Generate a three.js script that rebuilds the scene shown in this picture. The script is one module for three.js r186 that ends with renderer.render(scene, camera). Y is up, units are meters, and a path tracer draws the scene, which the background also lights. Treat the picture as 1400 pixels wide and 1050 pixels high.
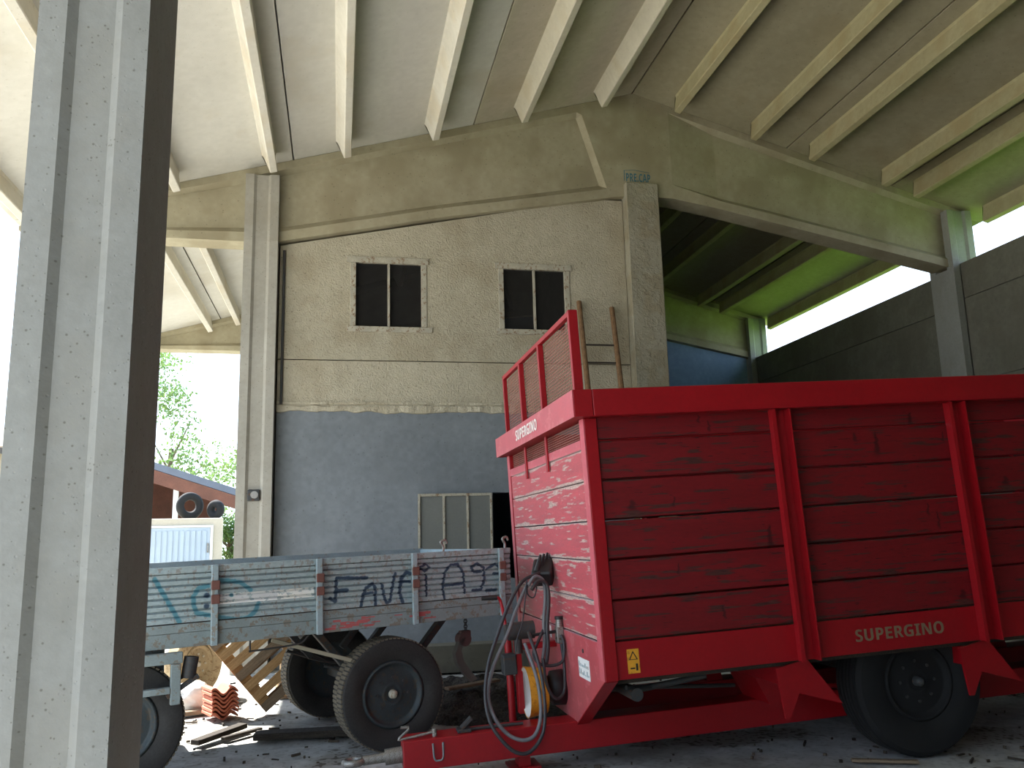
import * as THREE from 'three';
import { mergeGeometries, toCreasedNormals } from 'three/addons/utils/BufferGeometryUtils.js';
import { RoundedBoxGeometry } from 'three/addons/geometries/RoundedBoxGeometry.js';
import { TextGeometry } from 'three/addons/geometries/TextGeometry.js';
import { FontLoader } from 'three/addons/loaders/FontLoader.js';

// ---------------------------------------------------------------- camera, sky, sun, exposure
const scene = new THREE.Scene();
const renderer = new THREE.WebGLRenderer({ antialias: true });
renderer.toneMapping = THREE.LinearToneMapping;
renderer.toneMappingExposure = 1.8;
renderer.shadowMap.enabled = true;

const camera = new THREE.PerspectiveCamera(49.08, 4 / 3, 0.05, 400);
camera.position.set(0, 1.5, 0);
{
  const right = new THREE.Vector3(0.9799, -0.0257, 0.1991), up = new THREE.Vector3(-0.0110, 0.9834, 0.1810), back = right.clone().cross(up);
  camera.quaternion.setFromRotationMatrix(new THREE.Matrix4().makeBasis(right.normalize(), up.normalize(), back.normalize()));
}
scene.add(camera);

const SKY_ZENITH = [0.55, 0.88, 1.45], SKY_HORIZON = [1.38, 1.60, 1.85];
{
  const w = 64, h = 128, d = new Float32Array(w * h * 4);
  for (let j = 0; j < h; j++) {
    const e = Math.max(0, ((j + 0.5) / h - 0.5) * 2), k = Math.pow(1 - e, 2.2);
    for (let i = 0; i < w; i++) for (let c = 0; c < 4; c++) d[(j * w + i) * 4 + c] = c === 3 ? 1 : SKY_ZENITH[c] + (SKY_HORIZON[c] - SKY_ZENITH[c]) * k;
  }
  const t = new THREE.DataTexture(d, w, h, THREE.RGBAFormat, THREE.FloatType);
  t.mapping = THREE.EquirectangularReflectionMapping; t.magFilter = THREE.LinearFilter; t.needsUpdate = true;
  scene.background = t; scene.environment = t;
}
const SUN_INTENSITY = 13, SUN_ELEVATION = 48.5, SUN_FROM = new THREE.Vector2(-0.707, -0.707);   // from the open side, a little behind the far frame
{
  const e = SUN_ELEVATION * Math.PI / 180, sun = new THREE.DirectionalLight(new THREE.Color().setRGB(1, 0.97, 0.92), SUN_INTENSITY);
  sun.name = 'sun';
  sun.position.set(SUN_FROM.x * Math.cos(e) * 60, Math.sin(e) * 60, -10 + SUN_FROM.y * Math.cos(e) * 60);
  sun.target.position.set(0, 0, -10);
  sun.castShadow = true; sun.shadow.mapSize.set(4096, 4096);
  Object.assign(sun.shadow.camera, { left: -35, right: 35, top: 35, bottom: -35, near: 1, far: 140 });
  scene.add(sun, sun.target);
}

// ---------------------------------------------------------------- helpers
let seed = 7;
const rnd = () => { seed = (seed * 1664525 + 1013904223) >>> 0; return seed / 4294967296; };
const rr = (a, b) => a + (b - a) * rnd();
const taken = new Map();
function numbered(name) { const n = taken.get(name) ?? 0; taken.set(name, n + 1); return n ? name + '_' + String(n).padStart(3, '0') : name; }
function shade(o) { o.traverse((m) => { if (m.isMesh) { m.castShadow = true; m.receiveShadow = true; } }); return o; }
function tag(o, label, category, group, kind) { o.userData.label = label; if (category) o.userData.category = category; if (group) o.userData.group = group; if (kind) o.userData.kind = kind; return o; }
function thing(name, label, category, pos = [0, 0, 0], group, kind) {
  const g = new THREE.Group(); g.name = numbered(name); g.position.set(...pos); scene.add(g); return tag(g, label, category, group, kind);
}
function part(name, geo, mat, parent, label) {
  const g = Array.isArray(geo) ? merge(geo) : geo;
  const m = new THREE.Mesh(g, mat); m.name = name; m.castShadow = m.receiveShadow = true; parent.add(m);
  if (label) m.userData.label = label;
  return m;
}
function single(name, label, category, geo, mat, pos = [0, 0, 0], group, kind) {
  const g = Array.isArray(geo) ? merge(geo) : geo;
  const m = new THREE.Mesh(g, mat); m.name = numbered(name); m.castShadow = m.receiveShadow = true; m.position.set(...pos); scene.add(m);
  return tag(m, label, category, group, kind);
}
function flat(g) { g = g.index ? g.toNonIndexed() : g; for (const k of Object.keys(g.attributes)) if (!['position', 'normal', 'uv'].includes(k)) g.deleteAttribute(k); if (!g.attributes.normal) g.computeVertexNormals(); if (!g.attributes.uv) g.setAttribute('uv', new THREE.BufferAttribute(new Float32Array(g.attributes.position.count * 2), 2)); return g; }
function merge(list) { return list.length === 1 ? list[0] : mergeGeometries(list.map(flat)); }
function uvm(g, off = 0) {                       // uv in metres by the dominant axis of each face
  g = flat(g); const p = g.attributes.position, n = g.attributes.normal, uv = g.attributes.uv;
  for (let i = 0; i < p.count; i += 3) {
    let a = 0, b = 0, c = 0;
    for (let k = 0; k < 3; k++) { a += Math.abs(n.getX(i + k)); b += Math.abs(n.getY(i + k)); c += Math.abs(n.getZ(i + k)); }
    for (let k = 0; k < 3; k++) {
      const x = p.getX(i + k), y = p.getY(i + k), z = p.getZ(i + k);
      if (b >= a && b >= c) uv.setXY(i + k, x + off, z + off * 0.7); else if (a >= c) uv.setXY(i + k, z + off, y + off * 0.7); else uv.setXY(i + k, x + off, y + off * 0.7);
    }
  }
  return g;
}
function box(x0, x1, y0, y1, z0, z1, r = 0) {
  const w = Math.abs(x1 - x0), h = Math.abs(y1 - y0), d = Math.abs(z1 - z0);
  const g = r ? new RoundedBoxGeometry(w, h, d, 1, Math.min(r, w / 2.01, h / 2.01, d / 2.01)) : new THREE.BoxGeometry(w, h, d);
  g.translate((x0 + x1) / 2, (y0 + y1) / 2, (z0 + z1) / 2);
  return uvm(g);
}
const vec = (a) => new THREE.Vector3(...a);
function bar(a, b, w, h, r = 0) {                // a box from a to b
  const A = vec(a), B = vec(b), d = B.clone().sub(A), L = d.length();
  const g = r ? new RoundedBoxGeometry(w, h, L, 1, r) : new THREE.BoxGeometry(w, h, L);
  uvm(g); const gg = flat(g);
  gg.applyQuaternion(new THREE.Quaternion().setFromRotationMatrix(new THREE.Matrix4().lookAt(B, A, Math.abs(d.y) / L > 0.99 ? new THREE.Vector3(1, 0, 0) : new THREE.Vector3(0, 1, 0))));
  gg.translate((A.x + B.x) / 2, (A.y + B.y) / 2, (A.z + B.z) / 2);
  return gg;
}
function rod(a, b, r, seg = 10, r2 = r) {
  const A = vec(a), B = vec(b), d = B.clone().sub(A), L = d.length();
  const g = new THREE.CylinderGeometry(r2, r, L, seg); g.applyQuaternion(new THREE.Quaternion().setFromUnitVectors(new THREE.Vector3(0, 1, 0), d.normalize()));
  g.translate((A.x + B.x) / 2, (A.y + B.y) / 2, (A.z + B.z) / 2); return flat(g);
}
function tube(pts, r, seg = 8, steps) { return flat(new THREE.TubeGeometry(new THREE.CatmullRomCurve3(pts.map(vec), false, 'catmullrom', 0.5), steps ?? pts.length * 6, r, seg)); }
function prism(pts, z0, z1) {                    // polygon in XY pushed from z0 to z1
  const s = new THREE.Shape(pts.map(([x, y]) => new THREE.Vector2(x, y)));
  const g = new THREE.ExtrudeGeometry(s, { depth: Math.abs(z1 - z0), bevelEnabled: false }); g.translate(0, 0, Math.min(z0, z1)); return uvm(g);
}
function loft(sections, caps = true) {           // closed rings of equal count, flat faces
  const pos = [], n = sections[0].length;
  const tri = (a, b, c) => pos.push(...a, ...b, ...c);
  for (let i = 0; i + 1 < sections.length; i++) for (let k = 0; k < n; k++) {
    const a = sections[i][k], b = sections[i][(k + 1) % n], c = sections[i + 1][(k + 1) % n], d = sections[i + 1][k];
    tri(a, b, c); tri(a, c, d);
  }
  if (caps) for (const [s, f] of [[sections[0], 1], [sections[sections.length - 1], 0]]) {
    const c2 = s.map((p) => new THREE.Vector2(p[2], p[1]));
    for (const t of THREE.ShapeUtils.triangulateShape(c2, [])) f ? tri(s[t[0]], s[t[2]], s[t[1]]) : tri(s[t[0]], s[t[1]], s[t[2]]);
  }
  const g = new THREE.BufferGeometry(); g.setAttribute('position', new THREE.Float32BufferAttribute(pos, 3)); g.computeVertexNormals(); return uvm(g);
}
function lathe(pts, seg = 48) { const g = new THREE.LatheGeometry(pts.map(([r, y]) => new THREE.Vector2(r, y)), seg); g.rotateX(Math.PI / 2); return flat(g); }   // axis along z

// ---------------------------------------------------------------- computed textures
const HASH = new Uint32Array(65536); { let s = 12345; for (let i = 0; i < 65536; i++) { s = (s * 1664525 + 1013904223) >>> 0; HASH[i] = s; } }
const lat = (x, y, s) => HASH[(x + (HASH[(y + (HASH[s & 65535] >>> 9)) & 65535] >>> 11)) & 65535] / 4294967296;
function vnoise(u, v, n, s) {                    // periodic value noise, n cells
  const x = u * n, y = v * n, xi = Math.floor(x), yi = Math.floor(y), fx = x - xi, fy = y - yi, ax = fx * fx * (3 - 2 * fx), ay = fy * fy * (3 - 2 * fy);
  const x0 = xi < n ? xi : xi % n, x1 = x0 + 1 === n ? 0 : x0 + 1, y0 = yi < n ? yi : yi % n, y1 = y0 + 1 === n ? 0 : y0 + 1;
  const a = lat(x0, y0, s), b = lat(x1, y0, s), c = lat(x0, y1, s), d = lat(x1, y1, s);
  return a + (b - a) * ax + (c - a) * ay + (a - b - c + d) * ax * ay;
}
function fbm(u, v, n, oct, s) { let t = 0, a = 0.5, m = 0; for (let i = 0; i < oct; i++) { t += a * vnoise(u, v, n, s + i * 17); m += a; a *= 0.5; n *= 2; } return t / m; }
const sst = (a, b, x) => { const t = Math.min(1, Math.max(0, (x - a) / (b - a))); return t * t * (3 - 2 * t); };
function dataTex(w, h, fn, srgb = true) {
  const d = new Uint8Array(w * h * 4);
  for (let j = 0; j < h; j++) for (let i = 0; i < w; i++) {
    const c = fn((i + 0.5) / w, (j + 0.5) / h), o = (j * w + i) * 4;
    for (let k = 0; k < 3; k++) d[o + k] = Math.max(0, Math.min(255, Array.isArray(c) ? c[k] : c));
    d[o + 3] = 255;
  }
  const t = new THREE.DataTexture(d, w, h); t.wrapS = t.wrapT = THREE.RepeatWrapping; t.magFilter = THREE.LinearFilter; t.minFilter = THREE.LinearMipmapLinearFilter; t.generateMipmaps = true;
  if (srgb) t.colorSpace = THREE.SRGBColorSpace; t.needsUpdate = true; return t;
}
const rep = (t, x, y = x) => { t.repeat.set(1 / x, 1 / y); return t; };
const mix = (a, b, t) => a.map((v, i) => v + (b[i] - v) * t);
function concreteTex(base, o = {}) {
  const { spread = 16, stain = [120, 108, 84], amount = 0.5, pit = 0.5, s = 0, size = 768 } = o;
  return dataTex(size, size, (u, v) => {
    const big = fbm(u, v, 3, 4, s), fine = fbm(u, v, 48, 3, s + 5), st = sst(0.50, 0.78, fbm(u, v, 5, 5, s + 50)) * amount * 0.62, strk = fbm(u, v * 0.25, 24, 3, s + 80);
    let c = base.map((k) => k + (big - 0.5) * spread * 2 + (fine - 0.5) * spread * 1.2 + (strk - 0.5) * spread * 0.6);
    c = mix(c, stain, st * (0.5 + fine * 0.6));
    const p = pits(u, v, 60, s + 9, 0.2);
    if (p > 0) c = mix(c, stain.map((k) => k * 0.6), p * pit * 0.5);
    return c;
  });
}
function pits(u, v, n, s, r) { let best = 0; const x = u * n, y = v * n, xi = Math.floor(x), yi = Math.floor(y); for (let j = -1; j < 2; j++) for (let i = -1; i < 2; i++) { const a = (xi + i + n) % n, b = (yi + j + n) % n; if (lat(a, b, s + 3) > 0.085) continue; const dx = xi + i + lat(a, b, s) - x, dy = yi + j + lat(a, b, s + 1) - y, q = 1 - Math.sqrt(dx * dx + dy * dy) / (r * (0.4 + lat(a, b, s + 2))); if (q > best) best = q; } return Math.min(1, best * 2); }
const concreteBump = dataTex(512, 512, (u, v) => 120 + 70 * (fbm(u, v, 16, 4, 301) - 0.5) + 40 * (fbm(u, v, 90, 2, 333) - 0.5) - 100 * pits(u, v, 34, 340, 0.22), false);
const roughBump = dataTex(1024, 1024, (u, v) => { const a = fbm(u, v, 40, 3, 401), b = fbm(u, v, 110, 2, 421); return 255 * Math.min(1, Math.max(0, 0.15 + 0.55 * sst(0.35, 0.7, a) + 0.45 * (b - 0.3) - 0.5 * sst(0.62, 0.8, vnoise(u, v, 23, 450)))); }, false);
const spatterBump = dataTex(1024, 1024, (u, v) => 255 * Math.min(1, Math.max(0, 0.25 + 0.9 * (fbm(u, v, 80, 3, 461) - 0.35) + 0.25 * (fbm(u, v, 14, 2, 471) - 0.5) - 0.6 * pits(u, v, 30, 480, 0.35))), false);
const std = (o) => new THREE.MeshStandardMaterial({ roughness: 0.9, ...o });
const M = {};
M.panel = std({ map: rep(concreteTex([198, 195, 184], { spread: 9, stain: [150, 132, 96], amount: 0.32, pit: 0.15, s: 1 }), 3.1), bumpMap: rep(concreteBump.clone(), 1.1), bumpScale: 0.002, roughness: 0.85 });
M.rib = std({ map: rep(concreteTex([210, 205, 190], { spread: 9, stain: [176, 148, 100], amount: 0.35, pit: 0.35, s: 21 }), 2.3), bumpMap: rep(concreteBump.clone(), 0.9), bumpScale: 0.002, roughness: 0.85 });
M.panelOchreDim = std({ map: rep(concreteTex([148, 140, 114], { spread: 11, stain: [112, 94, 62], amount: 0.4, pit: 0.4, s: 11 }), 2.9), bumpMap: rep(concreteBump.clone(), 1.1), bumpScale: 0.002, roughness: 0.85 });  // ochre tone, darkened further for light falloff across the roof
M.panelMidDim = std({ map: rep(concreteTex([182, 174, 152], { spread: 10, stain: [136, 120, 86], amount: 0.4, pit: 0.35, s: 15 }), 3.0), bumpMap: rep(concreteBump.clone(), 1.1), bumpScale: 0.002, roughness: 0.85 });  // in-between tone, light falloff put into the panel colour
M.ribMidDim = std({ map: rep(concreteTex([196, 189, 168], { spread: 9, stain: [160, 138, 94], amount: 0.4, pit: 0.3, s: 25 }), 2.3), bumpMap: rep(concreteBump.clone(), 0.9), bumpScale: 0.002, roughness: 0.85 });  // rib tone lowered for the same light falloff
M.ribOchreDim = std({ map: rep(concreteTex([168, 159, 122], { spread: 11, stain: [140, 112, 66], amount: 0.5, pit: 0.35, s: 31 }), 2.3), bumpMap: rep(concreteBump.clone(), 0.9), bumpScale: 0.002, roughness: 0.85 });  // ochre ribs, their colour also lowered where less light arrives
M.beam = std({ map: rep(concreteTex([160, 152, 126], { spread: 11, stain: [112, 98, 70], amount: 0.6, pit: 0.5, s: 41 }), 2.7), bumpMap: rep(concreteBump.clone(), 1.0), bumpScale: 0.003 });
M.column = std({ map: rep(concreteTex([142, 142, 136], { spread: 8, stain: [120, 112, 96], amount: 0.28, pit: 0.9, s: 61 }), 1.3), bumpMap: rep(concreteBump.clone(), 0.7), bumpScale: 0.003 });
M.columnWarm = std({ map: rep(concreteTex([158, 154, 142], { spread: 9, stain: [126, 116, 96], amount: 0.35, pit: 0.7, s: 65 }), 1.7), bumpMap: rep(concreteBump.clone(), 0.7), bumpScale: 0.003 });
M.centralColumn = std({ map: rep(concreteTex([156, 150, 130], { spread: 14, stain: [118, 100, 66], amount: 0.5, pit: 0.9, s: 71 }), 1.1), bumpMap: rep(roughBump.clone(), 1.6), bumpScale: 0.008 });
M.wallPanel = std({ map: rep(concreteTex([106, 104, 92], { spread: 12, stain: [84, 78, 64], amount: 0.5, pit: 0.7, s: 81 }), 2.2), bumpMap: rep(concreteBump.clone(), 1.0), bumpScale: 0.003 });
M.plaster = std({ map: rep(concreteTex([178, 170, 148], { spread: 12, stain: [128, 112, 84], amount: 0.4, pit: 1.0, s: 101, size: 1024 }), 2.4), bumpMap: rep(spatterBump.clone(), 1.3), bumpScale: 0.009, roughness: 0.95 });
M.cement = std({ map: rep(concreteTex([120, 126, 130], { spread: 13, stain: [108, 112, 114], amount: 0.5, pit: 0.5, s: 121 }), 2.9), bumpMap: rep(concreteBump.clone(), 1.3), bumpScale: 0.002, roughness: 0.8 });
M.blueWall = std({ map: rep(concreteTex([122, 148, 172], { spread: 12, stain: [96, 116, 134], amount: 0.4, pit: 0.3, s: 131 }), 2.9), roughness: 0.85 });
M.floor = std({
  map: rep(dataTex(1024, 1024, (u, v) => {
    const a = fbm(u, v, 4, 5, 501), b = fbm(u, v, 40, 4, 520), d = sst(0.5, 0.68, fbm(u, v, 9, 5, 540)), g = sst(0.6, 0.8, vnoise(u, v, 170, 560));
    let c = mix([190, 191, 188], [158, 155, 146], sst(0.35, 0.65, a)); c = c.map((k) => k + (b - 0.5) * 46);
    c = mix(c, [104, 94, 80], d * (0.2 + 0.4 * b)); return mix(c, [66, 58, 48], g * 0.5 * (0.3 + d));
  }), 4.3), bumpMap: rep(concreteBump.clone(), 1.3), bumpScale: 0.003, roughness: 0.9,
});
M.yard = std({ map: rep(dataTex(768, 768, (u, v) => { const a = fbm(u, v, 5, 5, 601), b = fbm(u, v, 90, 3, 620); return mix([196, 192, 180], [172, 164, 148], a).map((k) => k + (b - 0.5) * 50); }), 5), bumpMap: rep(roughBump.clone(), 2), bumpScale: 0.01, roughness: 0.95 });
M.lawn = std({ map: rep(dataTex(512, 512, (u, v) => { const a = fbm(u, v, 6, 5, 641), b = fbm(u, v, 120, 2, 650); return mix([140, 186, 58], [112, 158, 46], a).map((k) => k + (b - 0.5) * 50); }), 4), bumpMap: rep(roughBump.clone(), 1), bumpScale: 0.03, roughness: 1 });
function paintTex(base, worn, o = {}) {          // painted timber: knots, long grain, worn patches along the edges
  const { s = 0, edge = 0.5, knots = 0.5, w = 1024, h = 128, dark = base.map((k) => k * 0.35), drips = 0 } = o;
  const dr = Array.from({ length: drips }, (_, i) => [lat(i, 3, s), 0.35 + 0.6 * lat(i, 5, s), 0.004 + 0.010 * lat(i, 7, s), 0.25 + 0.5 * lat(i, 9, s)]);
  return dataTex(w, h, (u, v) => {
    const g = vnoise(u * 0.999, v, 8, s) * 0.3 + fbm((u * 3) % 1, (v * 1) % 1, 32, 3, s + 4) * 0.4, gr = vnoise(u, (v * 6) % 1, 40, s + 7);
    let c = base.map((k) => k * (0.82 + 0.3 * g + 0.1 * gr));
    const e = Math.min(v, 1 - v) * 2, wearN = fbm(u, v, 14, 4, s + 30);
    c = mix(c, worn.map((k) => k * (0.75 + 0.5 * vnoise(u, v, 90, s + 33))), sst(0.56, 0.66, wearN + edge * Math.max(0, 0.30 - e) * 1.3 - 0.06) * 0.85);
    const sp = vnoise(u, v, 70, s + 41) * vnoise(u, v, 33, s + 43);
    c = mix(c, dark, sst(0.62, 0.76, sp) * knots);
    for (const [du, dv, dw, dl] of dr) { const q = (dv - v) / dl; if (q > -0.1 && q < 1) c = mix(c, dark, (1 - sst(0.15, 1.0, Math.abs(u - du + 0.012 * (wearN - 0.5)) / (dw * (0.5 + 0.8 * Math.max(0, q))))) * 0.6 * sst(-0.1, 0.1, q) * (1 - sst(0.7, 1, q))); }
    return c;
  });
}
const sat = (t) => t;
const dusty = { sheen: 1, sheenRoughness: 0.8, sheenColor: new THREE.Color().setRGB(1, 0.86, 0.86) };          // a pale sheen term that shows at a flat angle
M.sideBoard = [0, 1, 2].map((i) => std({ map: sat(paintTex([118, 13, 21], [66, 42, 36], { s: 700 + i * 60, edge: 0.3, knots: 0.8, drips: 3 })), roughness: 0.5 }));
M.frontBoard = [0, 1, 2].map((i) => new THREE.MeshPhysicalMaterial({ map: sat(paintTex([188, 44, 58], [182, 168, 150], { s: 900 + i * 60, edge: 1.0, knots: 0.3 })), roughness: 0.5, ...dusty }));  // bare patches are wear; base red is lightened for sky sheen
const paintNoise = (base, sp, s, spots) => dataTex(512, 512, (u, v) => { const a = fbm(u, v, 4, 5, s), b = fbm(u, v, 70, 2, s + 9); let c = base.map((k) => k * (1 + (a - 0.5) * sp + (b - 0.5) * sp * 0.5)); if (spots) { const q = fbm(u, v, 14, 4, s + 20) + 0.25 * (vnoise(u, v, 60, s + 31) - 0.5); c = mix(c, spots, sst(0.63, 0.69, q) * 0.85); } return c; });
M.red = new THREE.MeshPhysicalMaterial({ map: rep(paintNoise([150, 12, 23], 0.14, 1101), 1.4), roughness: 0.42 });
M.redSheen = new THREE.MeshPhysicalMaterial({ map: rep(paintNoise([198, 66, 80], 0.14, 1111, [206, 100, 104]), 0.9), roughness: 0.42, ...dusty });   // red lightened to pink, putting sky sheen into the colour
M.redHalfSheen = new THREE.MeshPhysicalMaterial({ map: rep(paintNoise([178, 32, 48], 0.16, 1116, [196, 84, 90]), 0.8), roughness: 0.42, ...dusty });  // red lightened part way, sky sheen in the front plate colour
M.mesh = std({ map: rep(paintNoise([158, 92, 78], 0.3, 1131, [130, 108, 88]), 0.5), roughness: 0.6 });
M.greyPaint = std({ map: rep(paintNoise([146, 162, 166], 0.14, 1151, [138, 132, 120]), 0.5), roughness: 0.55 });
M.greyRail = std({ map: rep(paintNoise([126, 138, 138], 0.2, 1171, [120, 112, 100]), 0.45), roughness: 0.6 });
M.darkSteel = std({ map: rep(paintNoise([62, 64, 64], 0.3, 1181, [84, 62, 48]), 0.6), roughness: 0.65, metalness: 0.2 });
M.steel = std({ map: rep(paintNoise([150, 148, 142], 0.2, 1191, [104, 80, 60]), 0.3), roughness: 0.45, metalness: 0.6 });
M.rubber = std({ map: rep(paintNoise([46, 45, 43], 0.6, 1201), 0.5), roughness: 0.85 });
M.dustyRubber = std({ map: rep(paintNoise([98, 91, 77], 0.5, 1211), 0.4), roughness: 0.92 });
M.blackRubber = std({ map: rep(paintNoise([24, 24, 24], 0.4, 1206), 0.5), roughness: 0.85 });
M.hose = std({ color: new THREE.Color().setRGB(0.035, 0.035, 0.037), roughness: 0.45 });
M.rust = std({ color: new THREE.Color().setRGB(0.16, 0.07, 0.055), roughness: 0.9 });
M.hoseWire = std({ color: new THREE.Color().setRGB(0.16, 0.16, 0.165), roughness: 0.5 });
M.hub = std({ map: rep(paintNoise([54, 62, 64], 0.3, 1221, [74, 66, 56]), 0.5), roughness: 0.6, metalness: 0.2 });
M.wood = std({ map: dataTex(512, 256, (u, v) => { const g = fbm(u, (v * 4) % 1, 8, 4, 1301), h = vnoise(u, (v * 9) % 1, 60, 1310); return mix([196, 160, 112], [150, 116, 76], g).map((k) => k + (h - 0.5) * 34); }), roughness: 0.85 }); M.wood.map.repeat.set(1.6, 4);
M.greyWood = std({ map: dataTex(512, 256, (u, v) => { const g = fbm(u, (v * 4) % 1, 8, 4, 1321), h = vnoise(u, (v * 9) % 1, 60, 1330); return mix([150, 130, 106], [108, 92, 74], g).map((k) => k + (h - 0.5) * 34); }), roughness: 0.9 }); M.greyWood.map.repeat.set(1.6, 4);
M.oldWood = std({ map: dataTex(512, 256, (u, v) => { const g = fbm(u, (v * 4) % 1, 8, 4, 1361), h = vnoise(u, (v * 9) % 1, 60, 1370); return mix([150, 116, 80], [96, 72, 50], g).map((k) => k + (h - 0.5) * 30); }), roughness: 0.9 }); M.oldWood.map.repeat.set(1.6, 4);
M.darkWood = std({ map: dataTex(512, 256, (u, v) => { const g = fbm(u, (v * 4) % 1, 8, 4, 1341), h = vnoise(u, (v * 9) % 1, 60, 1350); return mix([74, 66, 56], [44, 38, 32], g).map((k) => k + (h - 0.5) * 30); }), roughness: 0.95 }); M.darkWood.map.repeat.set(1.6, 4);
M.terracotta = std({ map: rep(paintNoise([184, 104, 78], 0.2, 1401), 0.3), roughness: 0.85 });
M.white = std({ map: rep(paintNoise([230, 228, 222], 0.05, 1411), 0.5), roughness: 0.75 });
M.whiteDoor = std({ map: rep(paintNoise([176, 190, 202], 0.05, 1421), 0.9), roughness: 0.5 });
M.cream = std({ map: rep(paintNoise([196, 186, 166], 0.1, 1431), 1.2), roughness: 0.8 });
M.brown = std({ map: rep(paintNoise([106, 68, 52], 0.3, 1441), 1.0), roughness: 0.8 });
M.roofGrey = std({ map: rep(paintNoise([100, 106, 116], 0.15, 1451), 1.0), roughness: 0.8 });
M.dark = std({ color: new THREE.Color().setRGB(0.03, 0.03, 0.035), roughness: 0.9 });
M.yellow = std({ map: rep(paintNoise([224, 158, 44], 0.15, 1461, [196, 130, 40]), 0.3), roughness: 0.5 });
M.black = std({ color: new THREE.Color().setRGB(0.018, 0.018, 0.018), roughness: 0.5 });
M.screen = std({ map: rep(paintNoise([40, 38, 36], 0.5, 1471, [64, 60, 56]), 0.4), roughness: 0.9 });
M.frame = std({ map: rep(paintNoise([172, 166, 148], 0.2, 1481, [128, 104, 80]), 0.4), roughness: 0.8 });
M.soil = std({ map: rep(dataTex(512, 512, (u, v) => { const a = fbm(u, v, 12, 5, 1501), b = fbm(u, v, 90, 2, 1510); return mix([70, 62, 52], [38, 33, 28], a).map((k) => k + (b - 0.5) * 60); }), 1.2), bumpMap: rep(roughBump.clone(), 0.6), bumpScale: 0.02, roughness: 1 });
M.leaf = new THREE.MeshPhysicalMaterial({ color: new THREE.Color().setRGB(0.16, 0.27, 0.07), roughness: 0.8, transmission: 0.35, thickness: 0, side: THREE.DoubleSide });
M.bark = std({ color: new THREE.Color().setRGB(0.16, 0.12, 0.08) });
M.blueInk = std({ color: new THREE.Color().setRGB(0.06, 0.16, 0.20), roughness: 0.9 });
M.letter = std({ color: new THREE.Color().setRGB(0.62, 0.52, 0.42), roughness: 0.6 });
M.doorSheet = std({ map: rep(paintNoise([112, 114, 108], 0.1, 1521), 1.1), roughness: 0.7 });
M.rustyTyre = std({ map: rep(paintNoise([170, 150, 116], 0.2, 1531, [140, 116, 84]), 0.4), roughness: 0.9 });
const font = await new FontLoader().loadAsync('fonts/droid/droid_sans_bold.typeface.json');
function lettering(txt, h, depth = 0.003, stretch = 1) { const g = new TextGeometry(txt, { font, size: h, depth, curveSegments: 4 }); g.computeBoundingBox(); const b = g.boundingBox; g.translate(-b.min.x, -b.min.y, 0); g.scale(stretch, 1, 1); return flat(g); }
console.log('materials done');

// ---------------------------------------------------------------- the building: frames at three depths, roof panels between them
const RIDGE_X = 4.21, RIDGE_Y = 7.94, SLOPE = 0.286;
const topY = (x) => RIDGE_Y - SLOPE * Math.abs(x - RIDGE_X);
const FRAME_B = 10.8, FRAME_C = 17.4, FRAME_A = 3.38;

function columnRing(x0, x1, d0, d1, channelFront = true, channelBack = true) {   // plan of a column with trapezoid channels on its two faces
  const w = x1 - x0, s = w * 0.25, c = 0.034, k = 0.032, p = [];
  p.push([x0, -d0]); if (channelFront) p.push([x0 + s, -d0], [x0 + s + c, -d0 - k], [x1 - s - c, -d0 - k], [x1 - s, -d0]);
  p.push([x1, -d0], [x1, -d1]); if (channelBack) p.push([x1 - s, -d1], [x1 - s - c, -d1 + k], [x0 + s + c, -d1 + k], [x0 + s, -d1]);
  p.push([x0, -d1]); return p;
}
function post(ring, y0, y1) {
  const s = new THREE.Shape(ring.map(([x, z]) => new THREE.Vector2(x, -z)));
  const g = new THREE.ExtrudeGeometry(s, { depth: y1 - y0, bevelEnabled: true, bevelThickness: 0.004, bevelSize: 0.006, bevelOffset: -0.006, bevelSegments: 1 });
  g.rotateX(-Math.PI / 2); g.translate(0, y0, 0); return uvm(g, rnd() * 3);
}
function column(label, x0, x1, d0, forkY, top, mat = M.column) {
  const cx = (x0 + x1) / 2, cz = -(d0 + 0.265), g = thing('concrete_column', label, 'column', [cx, 0, cz], null, 'structure');
  const tr = (geo) => geo.translate(-cx, 0, -cz);
  part('shaft', tr(post(columnRing(x0, x1, d0, d0 + 0.53), -0.05, forkY)), mat, g);
  if (top > forkY) {
    part('fork', tr(post(columnRing(x0, x1, d0, d0 + 0.14, true, false), forkY + 0.001, top)), mat, g);
    part('fork', tr(post(columnRing(x0, x1, d0 + 0.40, d0 + 0.53, false, true), forkY + 0.001, top)), mat, g);
  }
  return g;
}
column('grooved grey concrete column standing alone near the drawbar end of the grey trailer', -1.208, -0.789, FRAME_A, 7.4 - 2.0, 6.25);
const colB = column('grooved concrete column at the corner of the gable wall with a small grey box', -1.235, -0.81, FRAME_B, 5.37, 6.28, M.columnWarm);
column('grooved concrete column carrying the eave end of the gable beam above panel wall', 9.24, 9.67, FRAME_B, 5.42, 6.36);
column('far concrete column at the end of the dark bay by panel wall', 9.24, 9.67, FRAME_C, 5.42, 6.36);
{
  const g = thing('concrete_column', 'rough square concrete column under the ridge of the gable beam', 'column', [4.24, 0, -11.03], null, 'structure');
  part('shaft', box(-0.242, 0.242, -0.05, 6.49, -0.22, 0.23, 0.012), M.centralColumn, g);
}
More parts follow.
